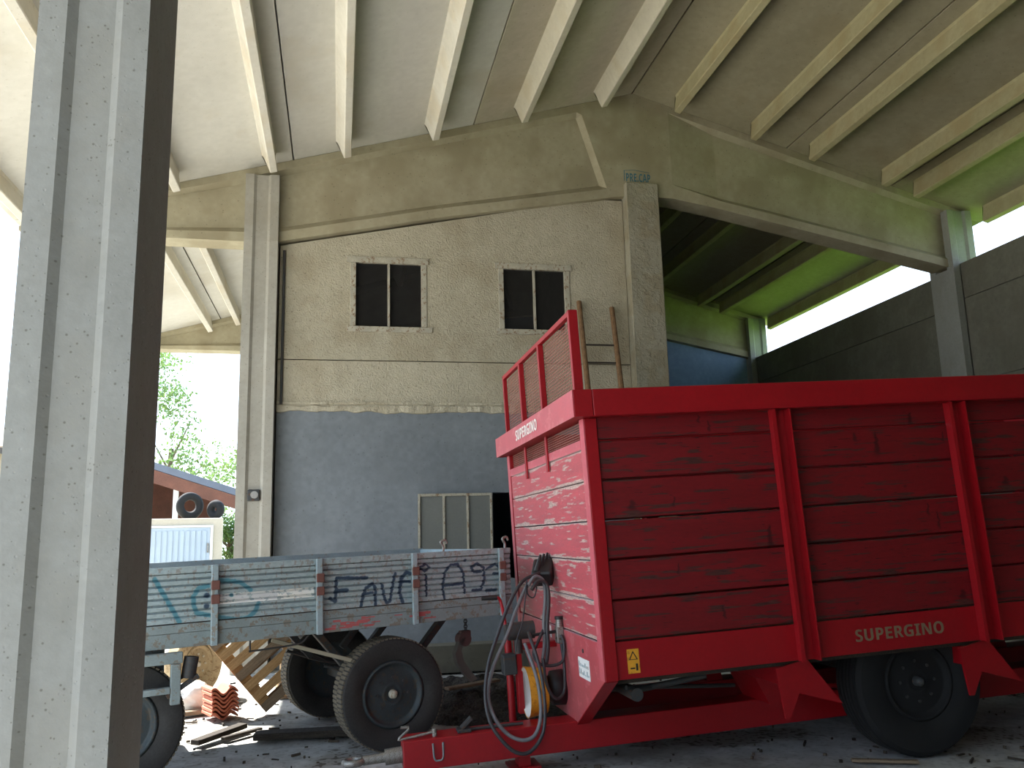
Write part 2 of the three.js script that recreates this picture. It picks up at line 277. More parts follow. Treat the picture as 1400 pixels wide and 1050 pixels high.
{ // box, and a dark disc painted as a shaded hole, on the wall-corner column
  const b = part('junction_box', box(-0.075, 0.075, 2.02, 2.16, 0.22, 0.275, 0.015), M.darkSteel, colB, 'grey electrical junction box');
  part('box_lid', new THREE.CylinderGeometry(0.045, 0.045, 0.012, 20).rotateX(Math.PI / 2).translate(0.01, 2.095, 0.281), M.steel, b);
  part('fixing_hole_disc', new THREE.CylinderGeometry(0.024, 0.024, 0.012, 16).rotateX(Math.PI / 2).translate(0.0, 4.78, 0.222), M.darkSteel, colB, 'round dark disc coloured as a shaded hole');
}
// gable beam: I-section lofted along x
function beamSection(x, top, bot, web, slant = 0) {
  const F = 0.17, tf = 0.11, tc = 0.05, bf = 0.13, bc = 0.09, h = top - bot, q = Math.min(1, h / 0.5);
  const prof = [[F, 0], [F, -tf * q], [web, -(tf + tc) * q], [web, -(h - (bf + bc) * q)], [F, -(h - bf * q)], [F, -h], [-F, -h], [-F, -(h - bf * q)], [-web, -(h - (bf + bc) * q)], [-web, -(tf + tc) * q], [-F, -tf * q], [-F, 0]];
  return prof.map(([z, y]) => [x + slant * Math.max(0, Math.min(1, -y / h)), top + y, z]);
}
function gableBeam(label, depth, withText) {
  const g = thing('gable_beam', label, 'beam', [RIDGE_X, 5.38, -depth], null, 'structure');
  const S = [], W = 0.075, B = 0.1699;
  const add = (x, bot, web, slant) => S.push(beamSection(x, topY(x), bot, web, slant));
  const lb = (x) => 5.40 + (x + 0.81) * 0.2095;
  add(-3.92, 5.40, W); add(-1.235, 5.38, W); add(-0.81, 5.40, W); add(1.3, lb(1.3), W);
  add(3.30, 6.27, W, 0.42); add(3.36, 6.285, B, 0.42); S.push(beamSection(RIDGE_X, RIDGE_Y, 6.33, B, 0)); add(4.75, 6.32, B); add(5.5, 6.27 - 0.38 * 0.1985, W);
  const rb = (x) => 6.27 - (x - 5.12) * 0.1985;
  add(7.2, rb(7.2), W); add(9.2, rb(9.2), W); add(9.72, rb(9.2), W);
  part('beam_body', loft(S).translate(-RIDGE_X, -5.38, 0), M.beam, g);
  if (withText) {
    const s = part('stencil_mark', [
      lettering('PRE.CAP', 0.125, 0.002, 0.56).translate(-0.17, 1.165, 0.1705),
      box(-0.20, -0.19, 1.17, 1.335, 0.1705, 0.1725), bar([-0.20, 1.33, 0.1715], [-0.05, 1.345, 0.1715], 0.014, 0.002), bar([-0.05, 1.345, 0.1715], [0.19, 1.315, 0.1715], 0.014, 0.002),
    ], M.blueInk, g, 'dark blue stencilled lettering in a roof-shaped frame');
  }
  return g;
}
gableBeam('deep concrete gable beam with stencilled mark above the gable wall', FRAME_B + 0.27, true);
gableBeam('far concrete gable beam at the end of the dark bay', FRAME_C + 0.27, false);

// roof: ribbed panels bay by bay under one deck
const JOINTS = [-4.05, -2.40, -0.64, 1.815, 4.205, 6.65, 8.40, 10.05];
const BAYS = [[-2.05, 3.65], [3.65, 11.07], [11.07, 17.85]];
{
  const roof = thing('ceiling', 'ribbed pale concrete roof panels of the open barn', 'ceiling', [0, 0, 0], null, 'structure');
  const A = Math.atan(SLOPE), cosA = Math.cos(A);
  for (const [d0, d1] of BAYS) for (let i = 0; i + 1 < JOINTS.length; i++) {
    const xa = JOINTS[i], xb = JOINTS[i + 1], left = xb < RIDGE_X + 0.1, xm = (xa + xb) / 2;
    const pg = new THREE.Group(); pg.name = 'roof_panel'; roof.add(pg);
    pg.position.set(xm, left ? RIDGE_Y - SLOPE * (RIDGE_X - xm) : RIDGE_Y - SLOPE * (xm - RIDGE_X), -(d0 + d1) / 2); pg.rotation.z = left ? A : -A;
    const hw = (xb - xa) / 2 / cosA - 0.009, L = (d1 - d0) / 2 - 0.006, o = rnd() * 5;
    part('slab', uvm(box(-hw, hw, 0.004, 0.075, -L, L, 0.006), o), left ? (i === 3 ? M.panelMidDim : M.panel) : M.panelOchreDim, pg);
    const rl = L - 0.46;
    for (const k of [-1, 1]) {
      const rx = k * Math.min(0.61, hw - 0.16), sec = (z) => [[rx - 0.095, 0.01, z], [rx - 0.075, -0.03, z], [rx - 0.05, -0.24, z], [rx - 0.04, -0.25, z], [rx + 0.04, -0.25, z], [rx + 0.05, -0.24, z], [rx + 0.075, -0.03, z], [rx + 0.095, 0.01, z]];
      const ring = (z) => sec(z), pos = [], n = 8, a = ring(-rl), b = ring(rl), tri = (...t) => t.forEach((p) => pos.push(...p));
      for (let j = 0; j < n; j++) { const j2 = (j + 1) % n; tri(a[j], b[j2], b[j]); tri(a[j], a[j2], b[j2]); }
      for (let j = 1; j + 1 < n; j++) { tri(a[0], a[j + 1], a[j]); tri(b[0], b[j], b[j + 1]); }
      const rg = new THREE.BufferGeometry(); rg.setAttribute('position', new THREE.Float32BufferAttribute(pos, 3)); rg.computeVertexNormals();
      part('rib', uvm(rg, o + k), left ? (i === 3 ? M.ribMidDim : M.rib) : M.ribOchreDim, pg);
    }
  }
  const deck = (s) => { const xe = s < 0 ? -4.07 : 10.07; return prism([[RIDGE_X, RIDGE_Y + 0.10], [xe, topY(xe) + 0.10], [xe, topY(xe) + 0.17], [RIDGE_X, RIDGE_Y + 0.20]], 2.15, -18.0); };
  part('added_roof_deck', [deck(-1), deck(1)], M.panel, roof);  // unseen sheet added to stop sun leaking through the panel joints
}
// eave strip under the beam ends
// walls
{
  const w = thing('wall_right', 'stacked concrete panels closing the barn along the lawn', 'wall', [9.46, 0, -4], null, 'structure');
  const spans = [[-1.9, 3.2], [3.2, FRAME_B + 0.03], [FRAME_B + 0.50, FRAME_C + 0.03]];
  spans.forEach(([a, b], i) => {
    const top = i === 0 ? 6.05 : 5.44 + (i === 1 ? 0.06 : 0), hs = [0, 1.24, 2.44, 3.64, 4.84, top].map((h, k) => (i === 1 && k === 4 ? 4.93 : h));  // first span is out of view, raised to shut out light above it
    for (let k = 0; k < 5; k++) part('panel', uvm(box(-0.08, 0.08, hs[k] + 0.006, hs[k + 1] - 0.006, 4 - b + 0.004, 4 - a - 0.004, 0.01), rnd() * 4), M.wallPanel, w);
    part('joint_filler', box(-0.055, 0.055, 0, top - 0.03, 4 - b, 4 - a), M.wallPanel, w);
  });
}
{
  const w = thing('wall_back', 'concrete infill wall under the far gable beam', 'wall', [6.8, 0, -17.67], null, 'structure');
  part('infill', prism([[-7.9, 0], [2.42, 0], [2.42, 5.44], [-1.7, 6.25], [-2.6, 6.31], [-3.2, 6.25], [-7.6, 5.36], [-7.9, 5.3]], -0.07, 0.07), M.blueWall, w);
}
{
  const w = thing('added_wall_front', 'unseen end wall added behind the photographer to darken the barn', 'wall', [3, 0, 2.05], null, 'structure');  // unseen wall added to cut the light on the wagon side
  part('end_panel', box(-4.2, 6.6, 0, 6.2, -0.1, 0.1), M.wallPanel, w);
  part('gable_panel', prism([[-4.2, 6.205], [6.6, 6.205], [6.6, 6.26], [1.21, 7.86], [-4.2, 6.33]], -0.1, 0.1), M.wallPanel, w);
}
// the gable wall between the wall-corner column and the ridge column
const WF = -11.0;    // its face
const WIN = [[0.14, 1.12, 4.26, 5.24], [2.15, 3.13, 4.27, 5.23]];
function holed(outline, holes, z0, z1) {
  const s = new THREE.Shape(outline.map(([x, y]) => new THREE.Vector2(x, y)));
  for (const [a, b, c, d] of holes) s.holes.push(new THREE.Path([[a, c], [a, d], [b, d], [b, c]].map(([x, y]) => new THREE.Vector2(x, y))));
  return uvm(new THREE.ExtrudeGeometry(s, { depth: Math.abs(z1 - z0), bevelEnabled: false }).translate(0, 0, Math.min(z0, z1)));
}
{
  const w = thing('wall_gable', 'gable wall with rough cream plaster above and smooth grey cement below', 'wall', [0, 0, 0], null, 'structure');
  const bt = (x) => 5.40 + (x + 0.81) * 0.2095 - 0.03;
  part('lower_wall', holed([[-0.79, -0.05], [3.99, -0.05], [3.99, 3.22], [-0.79, 3.22]], [[1.99, 2.95, 0.98, 2.09]], WF - 0.2, WF), M.cement, w, 'smooth grey cement');
  part('plaster_band', uvm(box(-0.79, 3.99, 3.225, 3.832, WF - 0.2, WF + 0.012), 0.4), M.plaster, w, 'rough cream spatter plaster');
  part('plaster_field', uvm(holed([[-0.79, 3.846], [3.99, 3.846], [3.99, bt(3.5)], [3.55, bt(3.5)], [-0.79, bt(-0.79)]], WIN, WF - 0.2, WF + 0.012), 0.9), M.plaster, w, 'rough cream spatter plaster');
  // ragged lip where the spatter plaster ends
  const lip = [];
  for (const [base, hh, k] of [[3.205, 0.085, 77], [3.262, 0.03, 87]]) {
    const rings = [];
    for (let i = 0; i <= 160; i++) { const t = i / 160 * 0.999, x = -0.79 + t * 4.78, lo = base - hh * (0.2 + 0.9 * fbm(t, 0.3, 24, 4, k)), hi = base + 0.012 + 0.03 * fbm(t, 0.6, 30, 4, k + 1), out = WF + 0.014 + 0.035 * fbm(t, 0.8, 40, 4, k + 2); rings.push([[x, lo, WF - 0.01], [x, hi, WF - 0.01], [x, hi - 0.006, out], [x, lo + 0.008, out - 0.006]]); }
    lip.push(loft(rings));
  }
  part('plaster_lip', lip, M.plaster, w, 'ragged plaster edge');
  part('conduit', [rod([-0.735, 3.25, WF + 0.035], [-0.735, 5.3, WF + 0.035], 0.018, 8)], M.darkSteel, w);
}
{ // closed room behind
  const w = thing('wall_room', 'inner walls of the closed room behind the gable wall', 'wall', [0, 0, 0], null, 'structure');
  part('side_wall', [box(-0.98, -0.84, 0, 5.36, -17.55, -11.36), box(-0.98, -0.84, 5.36, 6.18, -17.45, -11.36)], M.wallPanel, w);
  part('partition', [box(4.17, 4.31, 0, 6.26, -17.55, -11.27), box(4.17, 4.31, 6.26, 7.66, -17.45, -11.27)], M.wallPanel, w);
}
WIN.forEach(([a, b, c, d], i) => {
  const w = thing('window_' + (i + 1), i ? 'screened window of the gable wall beside the wooden ladder' : 'screened window of the gable wall beside the wall-corner column', 'window', [(a + b) / 2, c, WF], null, 'structure');
  const W = (b - a) / 2, H = d - c, f = 0.055;
  for (const [n, g] of [['frame_bar', box(-W - 0.07, W + 0.05, H - f, H + 0.03, -0.06, 0.03, 0.006)], ['frame_bar', box(-W - 0.06, W + 0.09, -0.03, f - 0.01, -0.06, 0.03, 0.006)], ['frame_bar', box(-W - 0.02, -W + f, f - 0.009, H - f - 0.001, -0.06, 0.025, 0.006)], ['frame_bar', box(W - f, W + 0.02, f - 0.009, H - f - 0.001, -0.06, 0.025, 0.006)]]) part(n, uvm(g, i + rnd()), M.frame, w);
  part('mullion', box(-0.016, 0.016, f - 0.01, H - f, -0.055, 0.01, 0.004), M.frame, w);
  for (const s of [-1, 1]) {
    const x0 = s < 0 ? -W + f : 0.017, x1 = s < 0 ? -0.017 : W - f, wires = [];
    for (let k = 0; k <= 42; k++) wires.push(new THREE.BoxGeometry(0.003, H - 2 * f + 0.01, 0.003).translate(x0 + (x1 - x0) * k / 42, H / 2, -0.028));
    for (let k = 0; k <= 80; k++) wires.push(new THREE.BoxGeometry(x1 - x0, 0.003, 0.003).translate((x0 + x1) / 2, f + (H - 2 * f) * k / 80, -0.025));
    const sc = part('screen', wires, M.screen, w, 'dark wire mesh'); sc.userData.kind = 'stuff';
  }
});
{
  const d = thing('window_3', 'low dark opening in the grey cement with a ribbed sheet shutter slid aside', 'window', [1.49, 0.0, WF + 0.05], null, 'structure');
  part('shutter', box(-0.49, 0.48, 0.98, 2.06, -0.03, 0.0), M.doorSheet, d);
  for (const x of [-0.475, -0.155, 0.155, 0.465]) part('stile', box(x - 0.014, x + 0.014, 0.97, 2.08, 0.001, 0.022, 0.004), M.frame, d);
  part('rail_bar', box(-0.49, 0.48, 2.05, 2.085, 0.001, 0.02, 0.004), M.frame, d);
}
// floor, yard, lawn
{
  const g = new THREE.PlaneGeometry(14.1, 20.3, 140, 202); g.rotateX(-Math.PI / 2); g.translate(3.0, 0, -7.9);
  const p = g.attributes.position;
  for (let i = 0; i < p.count; i++) { const x = p.getX(i), z = p.getZ(i); p.setY(i, -0.02 + 0.016 * fbm((x + 20) / 60, (z + 40) / 60, 60, 4, 91)); }
  g.computeVertexNormals();
  single('floor', 'dusty grey concrete barn floor with dark dirt patches', 'floor', [uvm(g), box(-4.05, 10.05, -0.3, -0.03, -18.05, 2.25)], M.floor, [0, 0, 0], null, 'structure');
  single('ground', 'pale sunlit gravel yard beside the open barn', 'ground', uvm(new THREE.PlaneGeometry(60, 130, 2, 2).rotateX(-Math.PI / 2).translate(-34.05, -0.03, -25)), M.yard, [0, 0, 0], null, 'structure');
  single('ground', 'gravel strip behind the closed end of the barn', 'ground', uvm(new THREE.PlaneGeometry(14.1, 72, 2, 2).rotateX(-Math.PI / 2).translate(3, -0.03, -54.05)), M.yard, [0, 0, 0], null, 'structure');
  single('lawn', 'sunlit green grass field beyond the panel wall', 'lawn', uvm(new THREE.PlaneGeometry(90, 130, 2, 2).rotateX(-Math.PI / 2).translate(55.05, -0.03, -25)), M.lawn, [0, 0, 0], null, 'structure');
}
console.log('building done');
//@@OBJECTS
// ---------------------------------------------------------------- wheels
function wheelParts(parent, R, W, rimR, mats, lugs = 0, ribs = 0) {     // axis along z, centred; outer face at +z
  const h = W / 2, wall = (R - rimR);
  const prof = [[rimR, -h * 0.72], [rimR + wall * 0.2, -h * 0.9], [rimR + wall * 0.55, -h], [R - wall * 0.16, -h * 0.92], [R - 0.012, -h * 0.74]];
  if (ribs) for (let k = 0; k < ribs; k++) { const a = -0.68 + 1.36 * k / ribs, b = -0.68 + 1.36 * (k + 0.72) / ribs; prof.push([R, h * a], [R, h * b], [R - 0.014, h * (b + 0.01)], [R - 0.014, h * (a + 1.36 / ribs - 0.01)]); }
  else prof.push([R - 0.012, -h * 0.6], [R - 0.012, h * 0.6]);
  prof.push([R - 0.012, h * 0.74], [R - wall * 0.16, h * 0.92], [rimR + wall * 0.55, h], [rimR + wall * 0.2, h * 0.9], [rimR, h * 0.72]);
  const ty = [lathe(prof, 64)];
  const tyre = part('tyre', toCreasedNormals(merge(ty), 0.5), mats.tyre, parent);
  uvm(tyre.geometry);
  if (lugs) {
    const g = [];
    for (let k = 0; k < lugs; k++) for (const s of [-1, 1]) {
      const b = new THREE.BoxGeometry(0.021, 0.014, h * 0.8); b.translate(0, R - 0.016, s * h * 0.42); b.rotateZ(-(k + (s > 0 ? 0.5 : 0)) / lugs * Math.PI * 2); g.push(b);
      const c = new THREE.BoxGeometry(0.012, 0.03, 0.010); c.translate(0, R - 0.042, s * h * 0.83); c.rotateX(s * 0.0); c.rotateZ(-(k + (s > 0 ? 0.5 : 0)) / lugs * Math.PI * 2); g.push(c);
    }
    const tr = part('tread', uvm(merge(g)), mats.tread ?? mats.tyre, tyre); tr.userData.kind = 'stuff';
  }
  const rim = part('rim', uvm(lathe([[rimR + 0.004, -h * 0.7], [rimR + 0.006, h * 0.78], [rimR - 0.012, h * 0.84], [rimR - 0.022, h * 0.76], [rimR - 0.034, h * 0.58], [rimR * 0.8, h * 0.56], [rimR * 0.36, h * 0.60], [rimR * 0.33, h * 0.66], [rimR * 0.24, h * 0.66], [rimR * 0.22, h * 0.6], [0.0, h * 0.6]], 48)), mats.rim, parent);
  const hubG = [lathe([[rimR * 0.14, h * 0.6], [rimR * 0.125, h * 0.85], [rimR * 0.09, h * 0.97], [rimR * 0.04, h * 1.02], [0, h * 1.03]], 20)];
  part('hub_cap', uvm(merge(hubG)), mats.hub, rim);
  for (let k = 0; k < 8; k++) { const a = k / 8 * Math.PI * 2; part('wheel_bolt', new THREE.CylinderGeometry(0.011, 0.011, 0.03, 6).rotateX(Math.PI / 2).translate(Math.cos(a) * rimR * 0.52, Math.sin(a) * rimR * 0.52, h * 0.56), mats.bolt ?? mats.hub, rim); }
  part('rim_back', uvm(lathe([[0, -h * 0.3], [rimR * 0.8, -h * 0.35], [rimR, -h * 0.7]], 40)), mats.rim, rim);
}
function wheel(parent, pos, flip, ...a) { const g = new THREE.Group(); g.name = 'wheel'; g.position.set(...pos); if (flip) g.rotation.y = Math.PI; parent.add(g); wheelParts(g, ...a); return g; }

// ---------------------------------------------------------------- red forage wagon, nose slightly down
{
  const w = thing('forage_wagon', 'red high-sided forage wagon with plank walls and wire guard on its front', 'wagon', [3.78, 0, -6.2]);
  w.rotation.z = 0.0445;
  const END = 3.0;
  // near and far plank walls, boards running the whole length
  const cuts = [0.966, 1.204, 1.446, 1.684, 1.931, 2.177, 2.33];
  const boardUv = (g, len, v0, v1, axis) => { g = flat(g); const p = g.attributes.position, uv = g.attributes.uv, o = rnd(); for (let i = 0; i < p.count; i++) uv.setXY(i, (axis === 'x' ? p.getX(i) : p.getZ(i)) / len + o, Math.min(0.995, Math.max(0.005, (p.getY(i) - v0) / (v1 - v0)))); return g; };
  for (const s of [1, -1]) {
    const wall = new THREE.Group(); wall.name = 'side_wall'; w.add(wall);
    for (let k = 0; k + 1 < cuts.length; k++) {
      const a = cuts[k] + 0.006, b = cuts[k + 1] - 0.006;
      part('plank', boardUv(box(-2.11, END, a, b, s > 0 ? 1.168 + 0.004 * (k % 2) : -1.2, s > 0 ? 1.198 + 0.004 * (k % 2) : -1.17, 0.007), 2.7, a, b, 'x'), M.sideBoard[k % 3], wall);
    }
    part('skirt_panel', box(-2.11, END, 0.744, 0.962, s > 0 ? 1.18 : -1.2, s > 0 ? 1.202 : -1.178, 0.003), M.red, wall, 'red sheet metal strip');
    for (const u of [-0.936, 0.375, 1.69]) {
      part('stake', [box(u, u + 0.009, 0.744, 2.316, s * 1.204, s * 1.285), box(u + 0.106, u + 0.115, 0.744, 2.316, s * 1.204, s * 1.285), box(u + 0.0095, u + 0.1055, 0.744, 2.316, s * 1.204, s * 1.212), box(u - 0.018, u, 0.744, 2.316, s * 1.277, s * 1.285)], M.red, wall, 'red steel channel stake');
    }
    part('corner_post', [box(-2.197, -2.113, 0.744, 2.316, s * 1.125, s * 1.222, 0.006)], M.red, wall);
    part('sheen_face', box(-2.2, -2.1975, 0.745, 2.315, s * 1.127, s * 1.22), M.redSheen, wall);  // thin pink skin, sky sheen put into its colour
    part('corner_post', [box(END, END + 0.09, 0.744, 2.316, s * 1.125, s * 1.222, 0.008)], M.red, wall);
  }
  // top rails
  part('top_rail', box(-2.15, END + 0.1, 2.318, 2.486, 1.18, 1.3, 0.006), M.red, w);
  part('top_rail', box(-2.15, END + 0.1, 2.318, 2.486, -1.3, -1.18, 0.006), M.red, w);
  const fr = part('top_rail', box(-2.274, -2.152, 2.318, 2.486, -1.3, 1.3, 0.004), M.red, w, 'front top rail with pale lettering');
  part('sheen_face', box(-2.279, -2.2745, 2.319, 2.485, -1.299, 1.299), M.redSheen, fr, 'pink skin coloured for sky sheen');
  part('lettering', lettering('SUPERGINO', 0.082, 0.002, 1.16).rotateY(-Math.PI / 2).translate(-2.2815, 2.365, -0.40), std({ color: new THREE.Color().setRGB(0.78, 0.68, 0.62), roughness: 0.6 }), fr, 'pale block lettering');
  part('top_rail', box(END, END + 0.1, 2.318, 2.486, -1.178, 1.178, 0.006), M.red, w);
  part('lettering', lettering('SUPERGINO', 0.074, 0.002, 1.12).translate(-0.52, 0.815, 1.2025), std({ color: new THREE.Color().setRGB(0.22, 0.14, 0.08), roughness: 0.7 }), w, 'faded brown block lettering');
  // front wall
  const front = new THREE.Group(); front.name = 'front_wall'; w.add(front);
  const fc = [0.966, 1.204, 1.446, 1.684, 1.931, 2.13];
  for (let k = 0; k + 1 < fc.length; k++) { const a = fc[k] + 0.004, b = fc[k + 1] - 0.004; part('plank', boardUv(box(-2.192, -2.16, a, b, -1.122, 1.122, 0.006), 2.3, a, b, 'z'), M.frontBoard[k % 3], front, 'worn red plank with bare patches'); }
  part('frame_bar', box(-2.2, -2.15, 2.132, 2.192, -1.122, 1.122, 0.004), M.redSheen, front);
  part('front_plate', (() => { const g = prism([[-1.2, 0.96], [-1.2, 0.744], [-0.52, 0.385], [0.52, 0.385], [1.2, 0.744], [1.2, 0.96]], 0, 0.02); g.rotateY(-Math.PI / 2); g.translate(-2.178, 0, 0); return uvm(g); })(), M.redHalfSheen, front);
  for (const s of [1, -1]) part('edge_flange', bar([-2.155, 0.744, s * 1.19], [-2.155, 0.375, s * 0.50], 0.085, 0.02), M.red, front);
  const wireMesh = (u, w0, w1, v0, v1, dv, dw) => { const g = []; for (let v = v0; v <= v1; v += dv) g.push(new THREE.BoxGeometry(0.0035, 0.0035, w1 - w0).translate(u, v, (w0 + w1) / 2)); for (let q = w0; q <= w1; q += dw) g.push(new THREE.BoxGeometry(0.003, v1 - v0, 0.004).translate(u + 0.003, (v0 + v1) / 2, q)); return g; };
  const vm = part('vent_mesh', wireMesh(-2.165, -1.12, 1.12, 2.195, 2.316, 0.016, 0.034), M.mesh, front, 'rusty wire mesh strip'); vm.userData.kind = 'stuff';
  for (const q of [-0.42, 0.28]) part('strap', box(-2.215, -2.201, 2.06, 2.317, q - 0.022, q + 0.022, 0.003), M.red, front);
  // upper wire guard
  const guard = new THREE.Group(); guard.name = 'wire_guard'; w.add(guard); guard.userData.label = 'wire mesh guard in a red frame';
  part('guard_frame', [box(-2.255, -2.195, 2.487, 3.0, 1.24, 1.275, 0.004), box(-2.25, -2.215, 2.487, 3.0, -0.95, -0.915, 0.004), box(-2.25, -2.215, 2.966, 3.0, -0.914, 1.239, 0.004)], M.red, guard);
  for (const q of [-0.23, 0.43]) part('guard_post', box(-2.26, -2.22, 2.487, 2.965, q - 0.02, q + 0.02, 0.003), M.red, guard);
  const gm = part('guard_mesh', wireMesh(-2.212, -0.914, 1.239, 2.49, 2.964, 0.022, 0.04), M.mesh, guard, 'rusty wire mesh'); gm.userData.kind = 'stuff';
  // floor, rear, chassis
  part('deck', box(-2.17, END, 0.70, 0.742, -1.08, 1.08), M.darkWood, w);
  part('rear_wall', box(END, END + 0.03, 0.744, 2.316, -1.12, 1.12), M.sideBoard[0], w);
  part('drawbar', [box(-3.35, END, 0.205, 0.388, 0.28, 0.5, 0.008)], M.red, w, 'red box-section drawbar');
  part('chassis_rail', box(-1.9, END, 0.205, 0.388, -0.5, -0.28, 0.008), M.red, w);
  part('hitch_eye', [rod([-3.35, 0.29, 0.39], [-3.46, 0.285, 0.39], 0.05, 16), rod([-3.46, 0.285, 0.39], [-3.60, 0.28, 0.39], 0.03, 14), new THREE.TorusGeometry(0.055, 0.022, 10, 24).rotateX(Math.PI / 2).translate(-3.66, 0.28, 0.39)], M.steel, w);
  for (const u of [-0.93, 0.39, 1.70]) {
    part('cross_bearer', box(u - 0.06, u + 0.12, 0.575, 0.698, -1.14, 1.14, 0.006), M.red, w);
    for (const s of [1, -1]) {
      part('gusset', prism([[u - 0.14, 0.70], [u + 0.08, 0.738], [u + 0.29, 0.45], [u + 0.0, 0.54], [u - 0.08, 0.40], [u - 0.11, 0.40]], s * 1.142, s * 1.16), M.red, w);
      part('bearer_leg', prism([[u - 0.06, 0.575], [u + 0.12, 0.575], [u + 0.16, 0.389], [u + 0.03, 0.389]], s * 0.3, s * 0.7), M.red, w);
    }
  }
  part('floor_chain_shaft', rod([-1.95, 0.62, -1.0], [-1.95, 0.62, 1.05], 0.04, 12), M.darkSteel, w);
  part('tie_rod', [rod([-2.0, 0.66, 1.0], [-1.1, 0.52, 0.6], 0.014, 8), rod([-1.9, 0.62, 0.9], [-1.45, 0.67, 0.95], 0.02, 8)], M.darkSteel, w);
  // wheels on one axle
  const wm = { tyre: M.blackRubber, rim: M.blackRubber, hub: M.darkSteel, bolt: M.darkSteel };
  for (const s of [1, -1]) wheel(w, [0.06, 0.482, s * 0.85], s < 0, 0.482, 0.29, 0.25, wm, 0, 5);
  part('axle', rod([0.06, 0.482, -0.75], [0.06, 0.482, 0.75], 0.05, 14), M.darkSteel, w);
  for (const s of [1, -1]) part('leaf_spring', [0, 1, 2].map((k) => tube([[-0.5 + k * 0.1, 0.46 + k * -0.018, s * 0.58], [0.06, 0.40 - k * 0.018, s * 0.58], [0.62 - k * 0.1, 0.46 - k * 0.018, s * 0.58]], 0.014, 6, 10)), M.red, w);
  // decals on sheet metal
  const st = part('warning_sticker', box(-2.045, -1.97, 0.775, 0.915, 1.2022, 1.2042), M.yellow, w, 'yellow warning sticker');
  part('sticker_print', [prism([[-2.036, 0.853], [-1.979, 0.853], [-2.0075, 0.905]], 1.2043, 1.205), box(-2.03, -2.0, 0.80, 0.808, 1.2043, 1.205), box(-1.995, -1.982, 0.79, 0.83, 1.2043, 1.205)], M.black, st);
  part('sticker_print', prism([[-2.027, 0.857], [-1.988, 0.857], [-2.0075, 0.893]], 1.2051, 1.2056), M.yellow, st);
  const nt = part('notice_label', box(-2.2012, -2.199, 0.70, 0.825, 0.665, 0.915), M.white, front, 'pale scuffed notice label');
  part('label_print', Array.from({ length: 14 }, (_, k) => { const z = 0.68 + (k % 7) * 0.033, y = 0.72 + Math.floor(k / 7) * 0.05; return box(-2.2022, -2.2013, y, y + 0.008 + 0.03 * rnd(), z, z + 0.012 + 0.012 * rnd()); }), M.greyPaint, nt).userData.kind = 'stuff';
  part('notice_label', box(-2.2012, -2.199, 0.87, 0.955, -0.06, -0.02), M.white, front, 'small pale label');
  part('plate_hole_disc', new THREE.CylinderGeometry(0.014, 0.014, 0.004, 12).rotateZ(Math.PI / 2).translate(-2.2, 0.872, 0.79), M.darkSteel, front);  // dark disc whose colour stands for the shade in a hole
  // hose bracket with parked couplings
  const br = new THREE.Group(); br.name = 'hose_bracket'; w.add(br); br.userData.label = 'black coupling bracket holding hose ends';
  part('bracket_block', bar([-2.30, 1.30, 0.22], [-2.235, 1.40, 0.06], 0.15, 0.12, 0.02), M.black, br);
  for (let k = 0; k < 4; k++) part('coupling', rod([-2.33 + k * 0.035, 1.36 + k * 0.004, 0.20 - k * 0.035], [-2.285 + k * 0.035, 1.475 + k * 0.004, 0.17 - k * 0.035], 0.024, 9, 0.009), M.black, br);
  // hydraulic hoses and cables
  const H1 = [[-2.28, 1.36, 0.17], [-2.339, 1.345, 0.25], [-2.459, 1.306, 0.3], [-2.572, 1.17, 0.35], [-2.682, 0.966, 0.4], [-2.763, 0.791, 0.45], [-2.802, 0.618, 0.5], [-2.792, 0.467, 0.55], [-2.733, 0.355, 0.58], [-2.647, 0.269, 0.6], [-2.552, 0.258, 0.6], [-2.458, 0.346, 0.58], [-2.42, 0.494, 0.55], [-2.414, 0.67, 0.5], [-2.427, 0.805, 0.45], [-2.449, 0.92, 0.4], [-2.44, 0.96, 0.3]];
  const H2 = [[-2.28, 1.34, 0.12], [-2.319, 1.327, 0.23], [-2.417, 1.276, 0.27], [-2.512, 1.138, 0.32], [-2.608, 0.967, 0.38], [-2.726, 0.775, 0.43], [-2.778, 0.61, 0.47], [-2.757, 0.48, 0.535], [-2.683, 0.374, 0.55], [-2.591, 0.33, 0.58], [-2.507, 0.351, 0.58], [-2.453, 0.452, 0.55], [-2.439, 0.603, 0.5], [-2.455, 0.74, 0.46], [-2.49, 0.90, 0.38]];
  const H3 = [[-2.424, 1.278, 0.32], [-2.368, 1.333, 0.30], [-2.309, 1.303, 0.29], [-2.304, 1.194, 0.3], [-2.328, 1.022, 0.3], [-2.339, 0.877, 0.32], [-2.37, 0.763, 0.35]];
  const H4 = [[-2.332, 0.973, 0.3], [-2.397, 0.886, 0.35], [-2.428, 0.817, 0.35], [-2.403, 0.763, 0.4], [-2.318, 0.74, 0.4], [-2.238, 0.766, 0.4], [-2.215, 0.871, 0.38], [-2.222, 0.927, 0.35]];
  const H5 = [[-2.375, 0.794, 0.4], [-2.374, 0.635, 0.45], [-2.321, 0.535, 0.45], [-2.249, 0.57, 0.42], [-2.231, 0.732, 0.4], [-2.226, 0.869, 0.35]];
  part('hydraulic_hose', tube(H1, 0.0125, 8), M.hose, w); part('hydraulic_hose', tube(H2, 0.0125, 8), M.hoseWire, w);
  part('hydraulic_hose', tube(H3, 0.012, 8), M.hoseWire, w); part('hydraulic_hose', tube(H3.map(([a, b, c]) => [a + 0.018, b - 0.03, c + 0.02]), 0.014, 8), M.hose, w);
  part('hydraulic_hose', tube(H4, 0.011, 8), M.hose, w); part('hydraulic_hose', tube(H5, 0.011, 8), M.hose, w);
